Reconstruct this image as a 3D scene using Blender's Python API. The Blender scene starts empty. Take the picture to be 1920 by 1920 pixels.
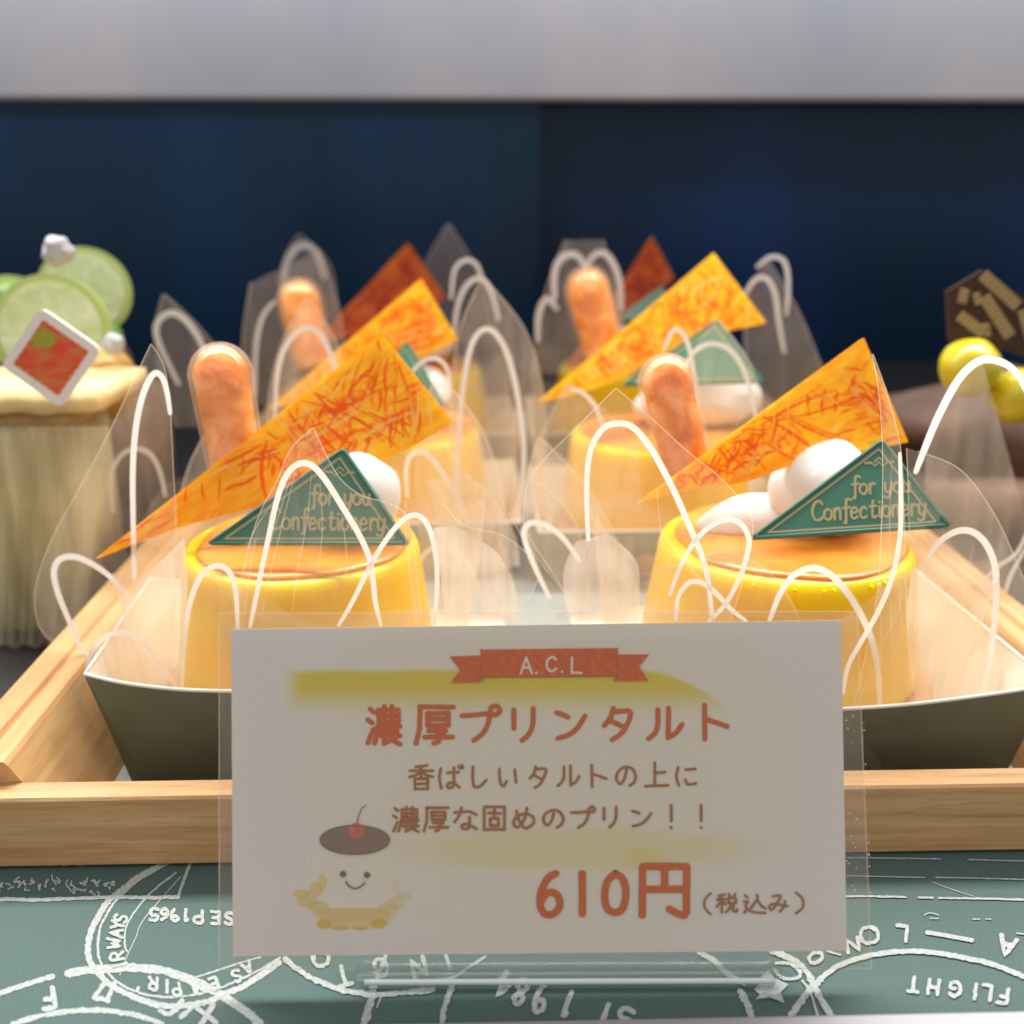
import bpy, bmesh, math, random
from mathutils import Vector, Matrix, noise
random.seed(7)
R = math.radians
sc = bpy.context.scene
C = sc.collection

# ------------------------------------------------------------------ camera
CAM = Vector((0, 0, 0.14)); PITCH = 18.5; YAW = 1.5; F = 1923.0
cam_d = bpy.data.cameras.new('camera'); cam = bpy.data.objects.new('camera', cam_d); C.objects.link(cam)
cam.location = CAM; cam.rotation_euler = (R(90 - PITCH), 0, R(-YAW))
cam_d.sensor_width = 36; cam_d.lens = 36 * F / 1920; cam_d.clip_start = 0.01; cam_d.clip_end = 20
cam_d.dof.use_dof = True; cam_d.dof.focus_distance = 0.206; cam_d.dof.aperture_fstop = 36 / 3.1
sc.camera = cam
MROT = Matrix.Rotation(R(-YAW), 3, 'Z') @ Matrix.Rotation(R(90 - PITCH), 3, 'X')

# ------------------------------------------------------------------ world, lamps, exposure
w = bpy.data.worlds.new('World'); sc.world = w; w.use_nodes = True
bg = w.node_tree.nodes['Background']; bg.inputs[0].default_value = (0.87, 0.835, 0.82, 1); bg.inputs[1].default_value = 0.90
def lamp(name, loc, target, sx, sy, power, col):
    d = bpy.data.lights.new(name, 'AREA'); d.shape = 'RECTANGLE'; d.size = sx; d.size_y = sy; d.energy = power; d.color = col
    o = bpy.data.objects.new(name, d); C.objects.link(o); o.location = loc
    o.rotation_euler = (Vector(target) - Vector(loc)).to_track_quat('-Z', 'Y').to_euler(); return o
lp = lamp('showcase_strip_lamp', (0.0, 0.36, 0.30), (0, 0.20, 0.02), 0.85, 0.05, 2.2, (1, 0.965, 0.91)); lp.data.spread = R(125)
lamp('showcase_back_lamp', (0.0, 0.64, 0.37), (0, 0.75, 0.33), 1.3, 0.04, 1.9, (0.68, 0.85, 1.0))
sc.view_settings.view_transform = 'Standard'; sc.view_settings.look = 'None'
sc.view_settings.exposure = 0; sc.view_settings.gamma = 1
sc.render.engine = 'CYCLES'
cy = sc.cycles; cy.use_denoising = True; cy.max_bounces = 14; cy.transparent_max_bounces = 40; cy.transmission_bounces = 10
cy.caustics_reflective = False; cy.caustics_refractive = False; cy.sample_clamp_indirect = 6

# ------------------------------------------------------------------ pixel -> point helpers
def ray(x, y):
    return MROT @ Vector(((x - 960) / F, (960 - y) / F, -1))
def P(x, y, Y):
    d = ray(x, y); return CAM + d * (Y / d.y)
def PZ(x, y, z):
    d = ray(x, y); return CAM + d * ((z - CAM.z) / d.z)
def plane_map(p0, n, off=0.0):
    n = n.normalized()
    if n.dot(CAM - p0) < 0: n = -n
    def f(x, y, k=0.0):
        d = ray(x, y); t = (p0 + n * (off + k) - CAM).dot(n) / d.dot(n); return CAM + d * t
    return f
def ring_map(Xc, Yc, Rx, Ry, side, k0=0.0):
    def f(x, y, k=0.0):
        X = P(x, y, Yc).x - Xc
        u = min(1, abs(X / Rx)); Y = Yc + side * Ry * math.sqrt(1 - u * u) - k - k0
        return P(x, y, Y)
    return f

# ------------------------------------------------------------------ object helpers
def tag(o, label=None, cat=None, group=None, kind=None):
    for k, v in (('label', label), ('category', cat), ('group', group), ('kind', kind)):
        if v: o[k] = v
    return o
def thing(name, loc, label, cat, group=None):
    o = bpy.data.objects.new(name, None); C.objects.link(o); o.location = loc; o.empty_display_size = 0.01
    return tag(o, label, cat, group)
def origin(o):
    v = Vector((0, 0, 0))
    while o is not None: v += o.location; o = o.parent
    return v
def mesh(name, verts, faces, mat, parent=None, smooth=False, uvs=None, mids=None):
    me = bpy.data.meshes.new(name)
    L = origin(parent)
    me.from_pydata([tuple(Vector(v) - L) for v in verts], [], faces)
    mats = mat if isinstance(mat, (list, tuple)) else [mat]
    for m in mats: me.materials.append(m)
    if smooth: me.polygons.foreach_set('use_smooth', [True] * len(me.polygons))
    if mids: me.polygons.foreach_set('material_index', mids)
    if uvs:
        ul = me.uv_layers.new(name='UVMap')
        for p in me.polygons:
            for li in p.loop_indices: ul.data[li].uv = uvs[me.loops[li].vertex_index]
    me.update()
    o = bpy.data.objects.new(name, me); C.objects.link(o); o.parent = parent
    return o
class MB:
    def __init__(s): s.v = []; s.f = []; s.m = []; s.uv = []
    def add(s, vs, fs, mi=0, uv=None):
        n = len(s.v); s.v += list(vs); s.f += [tuple(i + n for i in f) for f in fs]; s.m += [mi] * len(fs)
        s.uv += uv if uv else [(0, 0)] * len(vs)
    def build(s, name, mat, parent=None, smooth=False, use_uv=False):
        return mesh(name, s.v, s.f, mat, parent, smooth, s.uv if use_uv else None, s.m)
def bevel(o, wd, seg=2):
    m = o.modifiers.new('bevel', 'BEVEL'); m.width = wd; m.segments = seg; m.limit_method = 'ANGLE'; m.angle_limit = R(35); return o
def box(mb, x0, x1, y0, y1, z0, z1, mi=0):
    v = [(x, y, z) for z in (z0, z1) for y in (y0, y1) for x in (x0, x1)]
    mb.add(v, [(0, 2, 3, 1), (4, 5, 7, 6), (0, 1, 5, 4), (2, 6, 7, 3), (0, 4, 6, 2), (1, 3, 7, 5)], mi)

# ---- 2D curves
def smooth2(pts, n=8, closed=False):
    pts = [tuple(p) for p in pts]; out = []; N = len(pts)
    if N < 3:
        return [(pts[0][0] + (pts[1][0] - pts[0][0]) * i / n, pts[0][1] + (pts[1][1] - pts[0][1]) * i / n) for i in range(n + 1)]
    for i in range(N if closed else N - 1):
        if closed: a, b, c, d = pts[(i - 1) % N], pts[i], pts[(i + 1) % N], pts[(i + 2) % N]
        else: a, b, c, d = pts[max(i - 1, 0)], pts[i], pts[i + 1], pts[min(i + 2, N - 1)]
        for j in range(n):
            t = j / n; t2 = t * t; t3 = t2 * t
            out.append(tuple(0.5 * (2 * b[k] + (c[k] - a[k]) * t + (2 * a[k] - 5 * b[k] + 4 * c[k] - d[k]) * t2 + (3 * b[k] - a[k] - 3 * c[k] + d[k]) * t3) for k in (0, 1)))
    out.append(pts[0] if closed else pts[-1]); return out
def ribbon(mb, pts, wd, fmap, k=0.0, cap=True, taper=None, rough=0.0, mi=0, sx=1.0):
    """flat printed line of width wd (photo pixels of its own surface) along pts"""
    pts = [pts[0]] + [q for p, q in zip(pts, pts[1:]) if math.hypot(q[0] - p[0], q[1] - p[1]) > 0.04]
    if len(pts) < 2: return
    L = []; Rr = []; N = len(pts); sd = random.random() * 50
    for i, p in enumerate(pts):
        a = pts[max(i - 1, 0)]; b = pts[min(i + 1, N - 1)]
        dx, dy = b[0] - a[0], b[1] - a[1]; l = math.hypot(dx, dy) or 1
        nx, ny = -dy / l, dx / l
        h = wd / 2 * (taper(i / (N - 1)) if taper else 1)
        hl = h; hr = h
        if rough:
            hl *= 1 + rough * noise.noise(Vector((i * 0.8, sd, 0))) * 2; hr *= 1 + rough * noise.noise(Vector((i * 0.8, sd + 9, 3))) * 2
        L.append((p[0] + nx * hl, p[1] + ny * hl)); Rr.append((p[0] - nx * hr, p[1] - ny * hr))
    if cap:
        def arc(c, s, e):
            a0 = math.atan2(s[1] - c[1], s[0] - c[0]); r = math.hypot(s[0] - c[0], s[1] - c[1])
            return [(c[0] + r * math.cos(a0 + e * math.pi * j / 6), c[1] + r * math.sin(a0 + e * math.pi * j / 6)) for j in range(1, 6)]
        end = arc(pts[-1], L[-1], -1); st = arc(pts[0], Rr[0], -1)
        for q, ring in ((0, st), (1, end)):
            c = pts[0] if q == 0 else pts[-1]
            poly = [Rr[0]] + st + [L[0]] if q == 0 else [L[-1]] + end + [Rr[-1]]
            mb.add([fmap(x, y, k) for x, y in poly], [tuple(range(len(poly)))], mi)
    vs = []
    for i, (l, r) in enumerate(zip(L, Rr)): vs += [fmap(l[0], l[1], k + 1.5e-7 * i), fmap(r[0], r[1], k + 1.5e-7 * i)]
    mb.add(vs, [(2 * i, 2 * i + 1, 2 * i + 3, 2 * i + 2) for i in range(N - 1)], mi)
def tube(mb, pts, r, n=6, mi=0):
    pts = [Vector(p) for p in pts]; vs = []; N = len(pts)
    for i, p in enumerate(pts):
        t = (pts[min(i + 1, N - 1)] - pts[max(i - 1, 0)]).normalized()
        a = t.cross(Vector((0.3, 0.2, 1))).normalized(); b = t.cross(a)
        rr = r(i / (N - 1)) if callable(r) else r
        vs += [p + (a * math.cos(2 * math.pi * j / n) + b * math.sin(2 * math.pi * j / n)) * rr for j in range(n)]
    fs = [(i * n + j, i * n + (j + 1) % n, (i + 1) * n + (j + 1) % n, (i + 1) * n + j) for i in range(N - 1) for j in range(n)]
    fs += [tuple(range(n))[::-1], tuple((N - 1) * n + j for j in range(n))]
    mb.add(vs, fs, mi)
def lathe(mb, c, prof, n=64, wob=0.0, mi=0, seed=0):
    vs = []
    for (r, z) in prof:
        for j in range(n):
            a = 2 * math.pi * j / n
            rr = r * (1 + wob * noise.noise(Vector((math.cos(a) * 2 + seed, math.sin(a) * 2, z * 150))))
            zz = z + wob * 0.004 * noise.noise(Vector((math.cos(a) * 3, math.sin(a) * 3 + seed, r * 100)))
            vs.append((c[0] + rr * math.cos(a), c[1] + rr * math.sin(a), zz))
    m = len(prof)
    fs = [(i * n + j, i * n + (j + 1) % n, (i + 1) * n + (j + 1) % n, (i + 1) * n + j) for i in range(m - 1) for j in range(n)]
    fs += [tuple(range(n))[::-1], tuple((m - 1) * n + j for j in range(n))]
    mb.add(vs, fs, mi)

# ------------------------------------------------------------------ materials
def new(name):
    m = bpy.data.materials.new(name); m.use_nodes = True; nt = m.node_tree
    return m, nt, nt.nodes['Principled BSDF'], nt.nodes['Material Output']
def lin(r, g, b):
    f = lambda c: c / 12.92 if c <= 0.04045 else ((c + 0.055) / 1.055) ** 2.4
    return (f(r / 255), f(g / 255), f(b / 255), 1)
def N(nt, typ, **kw):
    n = nt.nodes.new(typ)
    for k, v in kw.items():
        if k.startswith('i_'): n.inputs[k[2:].replace('_', ' ')].default_value = v
        else: setattr(n, k, v)
    return n
def math_(nt, op, a, b=None, c=None):
    n = nt.nodes.new('ShaderNodeMath'); n.operation = op
    for i, v in enumerate((a, b, c)):
        if v is None: continue
        if isinstance(v, (int, float)): n.inputs[i].default_value = v
        else: nt.links.new(v, n.inputs[i])
    return n.outputs[0]
def mixc(nt, fac, a, b):
    n = nt.nodes.new('ShaderNodeMix'); n.data_type = 'RGBA'
    for s, v in ((n.inputs[0], fac), (n.inputs[6], a), (n.inputs[7], b)):
        if isinstance(v, (int, float, tuple)): s.default_value = v
        else: nt.links.new(v, s)
    return n.outputs[2]
def ramp(nt, fac, stops):
    r = nt.nodes.new('ShaderNodeValToRGB'); e = r.color_ramp.elements
    while len(e) < len(stops): e.new(0.5)
    for q, (p, c) in zip(e, stops): q.position = p; q.color = c if len(c) == 4 else (*c, 1)
    nt.links.new(fac, r.inputs[0]); return r.outputs[0]
def noise_tex(nt, scale, detail=4, rough=0.55, vec=None, sc3=None, rot=(0, 0, 0), dist=0):
    t = N(nt, 'ShaderNodeTexNoise'); t.inputs['Scale'].default_value = scale; t.inputs['Detail'].default_value = detail
    t.inputs['Roughness'].default_value = rough; t.inputs['Distortion'].default_value = dist
    if vec is None: vec = N(nt, 'ShaderNodeNewGeometry').outputs['Position']
    if sc3:
        mp = N(nt, 'ShaderNodeMapping'); mp.inputs['Scale'].default_value = sc3; mp.inputs['Rotation'].default_value = rot
        nt.links.new(vec, mp.inputs[0]); vec = mp.outputs[0]
    nt.links.new(vec, t.inputs[0]); return t.outputs[0]
def bump(nt, b, h, strength, dist):
    n = N(nt, 'ShaderNodeBump'); n.inputs['Strength'].default_value = strength; n.inputs['Distance'].default_value = dist
    nt.links.new(h, n.inputs['Height']); nt.links.new(n.outputs[0], b.inputs['Normal'])
def simple(name, col, rough=0.5, metal=0, coat=0, var=0.0, vs=200, sss=0, ssr=(1, .5, .2), scale=.004, bmp=0, bs=800):
    m, nt, b, o = new(name)
    b.inputs['Base Color'].default_value = col if len(col) == 4 else (*col, 1)
    b.inputs['Roughness'].default_value = rough; b.inputs['Metallic'].default_value = metal; b.inputs['Coat Weight'].default_value = coat
    if var:
        t = noise_tex(nt, vs); c = tuple(col[:3])
        nt.links.new(ramp(nt, t, [(0.3, tuple(x * (1 - var) for x in c)), (0.7, tuple(min(1, x * (1 + var)) for x in c))]), b.inputs['Base Color'])
    if sss:
        b.inputs['Subsurface Weight'].default_value = sss; b.inputs['Subsurface Radius'].default_value = ssr; b.inputs['Subsurface Scale'].default_value = scale
    if bmp: bump(nt, b, noise_tex(nt, bs), bmp, 0.0006)
    return m
def film(name, haze, tint=(0.98, 0.97, 0.95, 1), edge=0.35, hz=(0.95, 0.84, 0.70, 1), streak=True, gl=1.0):
    """clear plastic foil: see-through, a little milky, glossy at grazing angles"""
    m, nt, b, o = new(name); nt.nodes.remove(b)
    tr = N(nt, 'ShaderNodeBsdfTransparent'); tr.inputs[0].default_value = tint
    df = N(nt, 'ShaderNodeBsdfDiffuse'); df.inputs[0].default_value = hz
    tl = N(nt, 'ShaderNodeBsdfTranslucent'); tl.inputs[0].default_value = hz
    m1 = N(nt, 'ShaderNodeMixShader'); m1.inputs[0].default_value = 0.6; nt.links.new(df.outputs[0], m1.inputs[1]); nt.links.new(tl.outputs[0], m1.inputs[2])
    lw = N(nt, 'ShaderNodeLayerWeight'); lw.inputs[0].default_value = 0.25
    f = math_(nt, 'MULTIPLY_ADD', lw.outputs['Facing'], edge, haze)
    if streak:
        s = noise_tex(nt, 60, 3, 0.6, sc3=(6, 3, 0.5)); f = math_(nt, 'MULTIPLY', f, math_(nt, 'MULTIPLY_ADD', s, 1.6, 0.2))
    m2 = N(nt, 'ShaderNodeMixShader'); nt.links.new(f, m2.inputs[0]); nt.links.new(tr.outputs[0], m2.inputs[1]); nt.links.new(m1.outputs[0], m2.inputs[2])
    g = N(nt, 'ShaderNodeBsdfGlossy'); g.inputs['Roughness'].default_value = 0.12
    if streak:
        bp = N(nt, 'ShaderNodeBump'); bp.inputs['Strength'].default_value = 0.8; bp.inputs['Distance'].default_value = 0.003
        nt.links.new(noise_tex(nt, 45, 2, 0.5), bp.inputs['Height']); nt.links.new(bp.outputs[0], g.inputs['Normal'])
    fr = math_(nt, 'MULTIPLY_ADD', math_(nt, 'POWER', lw.outputs['Facing'], 3.0), 0.30, 0.022)
    m3 = N(nt, 'ShaderNodeMixShader'); nt.links.new(math_(nt, 'MULTIPLY', fr, gl), m3.inputs[0]); nt.links.new(m2.outputs[0], m3.inputs[1]); nt.links.new(g.outputs[0], m3.inputs[2])
    nt.links.new(m3.outputs[0], o.inputs[0]); return m
def wood(name, a, b_, c):
    m, nt, b, o = new(name)
    t = noise_tex(nt, 60, 6, 0.6, sc3=(0.35, 4, 6), dist=0.4); t2 = noise_tex(nt, 900, 3, 0.6, sc3=(0.06, 1.2, 2))
    col = ramp(nt, t, [(0.32, a), (0.5, b_), (0.68, c)])
    col = mixc(nt, math_(nt, 'MULTIPLY', math_(nt, 'GREATER_THAN', t2, 0.62), 0.25), col, (a[0] * .55, a[1] * .5, a[2] * .4, 1))
    nt.links.new(col, b.inputs['Base Color']); b.inputs['Roughness'].default_value = 0.45
    bump(nt, b, t2, 0.25, 0.0003); return m
def woody(name, a, b_, c):
    m, nt, b, o = new(name)
    t = noise_tex(nt, 60, 6, 0.6, sc3=(4, 0.35, 6), dist=0.4); t2 = noise_tex(nt, 900, 3, 0.6, sc3=(1.2, 0.06, 2))
    nt.links.new(ramp(nt, t, [(0.32, a), (0.5, b_), (0.68, c)]), b.inputs['Base Color']); b.inputs['Roughness'].default_value = 0.4
    bump(nt, b, t2, 0.25, 0.0003); return m

M = {}
M['wood'] = wood('oak_wood', (0.42, 0.22, 0.085), (0.56, 0.32, 0.14), (0.64, 0.40, 0.19))
M['wood_y'] = woody('oak_wood_side', (0.48, 0.26, 0.10), (0.60, 0.35, 0.15), (0.66, 0.42, 0.20))
m, nt, b, o = new('white_print'); nt.nodes.remove(b)
df = N(nt, 'ShaderNodeBsdfDiffuse'); df.inputs[0].default_value = (0.93, 0.92, 0.90, 1); tl = N(nt, 'ShaderNodeBsdfTranslucent'); tl.inputs[0].default_value = (0.95, 0.94, 0.92, 1)
ad = N(nt, 'ShaderNodeMixShader'); ad.inputs[0].default_value = 0.5; nt.links.new(df.outputs[0], ad.inputs[1]); nt.links.new(tl.outputs[0], ad.inputs[2]); nt.links.new(ad.outputs[0], o.inputs[0]); M['white'] = m
M['chalk'] = simple('white_stamp_ink', (0.42, 0.46, 0.455), 0.9, var=0.2, vs=1500)
M['boat_out'] = simple('olive_card', (0.125, 0.138, 0.085), 0.6, var=0.06, vs=120)
M['boat_in'] = simple('cream_card', (0.88, 0.84, 0.75), 0.6)
M['rim'] = simple('card_edge', (0.85, 0.85, 0.82), 0.5)
M['film'] = film('clear_foil', 0.065, edge=0.30)
M['film_soft'] = film('clear_foil_back', 0.19, edge=0.30)
M['white_haze'] = film('white_haze_foil', 0.40, edge=0.22, hz=(0.93, 0.87, 0.80, 1))  # hazier foil pieces added for the white-out glow beside the puddings
M['collar'] = film('collar_foil', 0.012, edge=0.45)
M['edge_glint'] = film('foil_edge_glint', 0.42, edge=0.2, streak=False)  # whitish strip standing in for light caught on foil rims
M['pouch'] = film('laminate_pouch', 0.05, edge=0.1, streak=False, gl=0.6, hz=(0.75, 0.7, 0.65, 1))
M['acrylic'] = film('clear_acrylic', 0.05, tint=(0.93, 0.95, 0.95, 1), edge=0.3, streak=False, hz=(0.8, 0.85, 0.88, 1))
M['tart'] = simple('baked_tart', (0.55, 0.27, 0.09), 0.75, var=0.35, vs=600, bmp=0.6)
M['cream'] = simple('whipped_cream', (0.90, 0.88, 0.84), 0.55, sss=0.3, ssr=(1, .9, .8), scale=.003, bmp=0.35, bs=260)
M['green'] = simple('green_plastic', (0.045, 0.175, 0.115), 0.35, var=0.06, vs=300)
M['gold'] = simple('gold_print', (0.44, 0.36, 0.18), 0.4, metal=0.3)
M['steel'] = simple('brushed_steel', (0.36, 0.36, 0.38), 0.55, metal=0.5, bmp=0.1, bs=300)
M['trayfloor'] = simple('grey_tray_board', (0.36, 0.39, 0.37), 0.4, var=0.08, vs=60)
M['shell'] = film('pipette_plastic', 0.04, tint=(1, 0.97, 0.95, 1), edge=0.40, hz=(1, 0.80, 0.66, 1), streak=False, gl=1.5)

# custard
m, nt, b, o = new('custard')
t = noise_tex(nt, 90, 4, 0.5)
nt.links.new(ramp(nt, t, [(0.3, (0.95, 0.50, 0.0005)), (0.7, (0.98, 0.60, 0.001))]), b.inputs['Base Color'])
b.inputs['Roughness'].default_value = 0.3; b.inputs['Specular IOR Level'].default_value = 0.25; b.inputs['Subsurface Weight'].default_value = 1.0
b.inputs['Subsurface Radius'].default_value = (1, .55, .05); b.inputs['Subsurface Scale'].default_value = 0.014
bump(nt, b, noise_tex(nt, 350, 3), 0.12, 0.001); M['custard'] = m
m, nt, b, o = new('caramel')
t = noise_tex(nt, 70, 4, 0.6)
nt.links.new(ramp(nt, t, [(0.3, (0.66, 0.20, 0.008)), (0.7, (0.84, 0.34, 0.02))]), b.inputs['Base Color'])
b.inputs['Roughness'].default_value = 0.3; b.inputs['Coat Weight'].default_value = 0.1; b.inputs['Subsurface Weight'].default_value = 0.3
b.inputs['Subsurface Radius'].default_value = (1, .5, .1); b.inputs['Subsurface Scale'].default_value = 0.003
bump(nt, b, noise_tex(nt, 120, 3), 0.2, 0.0015); M['caramel'] = m
m, nt, b, o = new('amber_sauce')
t = noise_tex(nt, 140, 5, 0.6, dist=0.6)
nt.links.new(ramp(nt, t, [(0.38, (0.62, 0.21, 0.008)), (0.5, (0.80, 0.33, 0.025)), (0.68, (0.92, 0.55, 0.26))]), b.inputs['Base Color'])
b.inputs['Roughness'].default_value = 0.2; b.inputs['Coat Weight'].default_value = 0.5
b.inputs['Subsurface Weight'].default_value = 1; b.inputs['Subsurface Radius'].default_value = (1, .5, .15); b.inputs['Subsurface Scale'].default_value = 0.012; M['sauce'] = m
# orange transfer-printed chocolate, uv driven
def transfer(name, lo, hi, red, amt):
    m, nt, b, o = new(name)
    uv = N(nt, 'ShaderNodeUVMap').outputs[0]
    masks = []
    for ang, th, s in ((0.35, 0.585, 9), (-0.9, 0.60, 8), (1.35, 0.60, 10), (0.0, 0.585, 7), (-0.25, 0.60, 12)):
        t = noise_tex(nt, s, 3, 0.6, vec=uv, sc3=(0.28, 1.9, 1), rot=(0, 0, ang), dist=0.5)
        mk = N(nt, 'ShaderNodeMapRange'); mk.inputs[1].default_value = th - 0.02; mk.inputs[2].default_value = th + 0.035
        nt.links.new(t, mk.inputs[0]); masks.append(mk.outputs[0])
    r = masks[0]
    for k in masks[1:]: r = math_(nt, 'MAXIMUM', r, k)
    big = noise_tex(nt, 3.2, 3, 0.6, vec=uv)
    mk = N(nt, 'ShaderNodeMapRange'); mk.inputs[1].default_value = 0.36; mk.inputs[2].default_value = 0.62
    nt.links.new(big, mk.inputs[0])
    r = math_(nt, 'MULTIPLY', r, math_(nt, 'MULTIPLY_ADD', mk.outputs[0], 0.40, amt))
    yl = ramp(nt, noise_tex(nt, 14, 4, 0.65, vec=uv, sc3=(0.5, 1.6, 1), rot=(0, 0, .8)), [(0.42, lo), (0.62, hi)])
    col = mixc(nt, r, yl, (*red, 1)); nt.links.new(col, b.inputs['Base Color'])
    b.inputs['Roughness'].default_value = 0.25; b.inputs['Coat Weight'].default_value = 0.3
    tl = N(nt, 'ShaderNodeBsdfTranslucent'); nt.links.new(col, tl.inputs[0])
    mx = N(nt, 'ShaderNodeMixShader'); mx.inputs[0].default_value = 0.6
    nt.links.new(b.outputs[0], mx.inputs[1]); nt.links.new(tl.outputs[0], mx.inputs[2]); nt.links.new(mx.outputs[0], o.inputs[0])
    return m
M['plate'] = transfer('orange_transfer_chocolate', (1.0, 0.62, 0.005), (1.0, 0.80, 0.05), (0.97, 0.34, 0.012), 0.10)
for nm, c in (('red_dye', (0.94, 0.23, 0.012, 1)), ('red_dye_shaded', (0.60, 0.04, 0.01, 1)), ('yellow_dye', (1.0, 0.80, 0.20, 1))):  # darker red has the back row's dimness put into its colour
    m, nt, b, o = new(nm); b.inputs['Base Color'].default_value = c; b.inputs['Roughness'].default_value = 0.3
    tl = N(nt, 'ShaderNodeBsdfTranslucent'); tl.inputs[0].default_value = c; mx = N(nt, 'ShaderNodeMixShader'); mx.inputs[0].default_value = 0.6
    nt.links.new(b.outputs[0], mx.inputs[1]); nt.links.new(tl.outputs[0], mx.inputs[2]); nt.links.new(mx.outputs[0], o.inputs[0]); M[nm] = m
M['plate_shaded'] = transfer('shaded_transfer_chocolate', (0.85, 0.24, 0.01), (0.92, 0.34, 0.015), (0.62, 0.04, 0.01), 0.6)  # third-row copy, the weaker light there put into darker colours

# printed mat
m, nt, b, o = new('green_printed_paper')
t = noise_tex(nt, 2600, 3, 0.7); t2 = noise_tex(nt, 25, 4, 0.5)
c1 = ramp(nt, t, [(0.35, (0.052, 0.100, 0.092)), (0.6, (0.074, 0.135, 0.125)), (0.78, (0.16, 0.225, 0.215))])
c2 = mixc(nt, math_(nt, 'MULTIPLY', t2, 0.5), c1, (0.066, 0.13, 0.13, 1)); nt.links.new(c2, b.inputs['Base Color'])
b.inputs['Roughness'].default_value = 0.75; bump(nt, b, t, 0.3, 0.0002); M['mat'] = m

# ------------------------------------------------------------------ showcase setting
TA = lambda o, n, **k: tag(o, **k)
mb = MB(); box(mb, -1.2, 1.2, -0.4, 1.0, -0.06, -0.0012)
tag(mb.build('showcase_floor', simple('dark_shelf', (0.006, 0.005, 0.005), 0.6)), kind='structure')
M['navy'] = None
m, nt, b, o = new('dark_navy_glass')
t = noise_tex(nt, 5, 3, 0.5, sc3=(1.6, 1, 0.35))
nt.links.new(ramp(nt, t, [(0.35, (0.004, 0.013, 0.030)), (0.65, (0.005, 0.021, 0.075))]), b.inputs['Base Color'])
b.inputs['Roughness'].default_value = 0.22; b.inputs['Specular IOR Level'].default_value = 0.28; b.inputs['Specular Tint'].default_value = (.6, .8, 1, 1); M['navy'] = m
M['teal'] = m.copy(); e_ = [n for n in M['teal'].node_tree.nodes if n.type == 'VALTORGB'][0].color_ramp.elements; e_[0].color = (0.004, 0.014, 0.024, 1); e_[1].color = (0.005, 0.024, 0.062, 1)
zb = P(960, 190, 0.75).z; xs = P(1010, 400, 0.75).x
mb = MB(); box(mb, -1.2, xs, 0.752, 0.775, -0.06, zb + 0.003); tag(mb.build('back_wall_left', M['teal']), kind='structure')
mb = MB(); box(mb, xs - 0.02, 1.2, 0.7785, 0.80, -0.06, zb + 0.004); tag(mb.build('back_wall_right', M['navy']), kind='structure')
m, nt, b, o = new('pale_shelf_front')
t = noise_tex(nt, 7, 3, 0.5, sc3=(1, 1, 0.5))  # reddish blotches in the colour imitate reflections
nt.links.new(ramp(nt, t, [(0.35, (0.34, 0.32, 0.34)), (0.7, (0.44, 0.38, 0.37))]), b.inputs['Base Color']); b.inputs['Roughness'].default_value = 0.35
M['fascia'] = m
mb = MB(); box(mb, -1.2, 1.2, 0.744, 0.81, zb, zb + 0.25)
tag(bevel(mb.build('upper_shelf', M['fascia']), 0.003), 'pale grey shelf edge across the top above the dark back wall', 'shelf')

# steel front ledge
yb = PZ(960, 1911, 0.0022).y
mb = MB(); box(mb, -0.4, 0.4, yb - 0.03, yb, -0.001, 0.0022)
o = bevel(mb.build('metal_ledge', M['steel']), 0.0009, 3); tag(o, 'thin silver metal ledge along the bottom in front of green paper', 'ledge')

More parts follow.
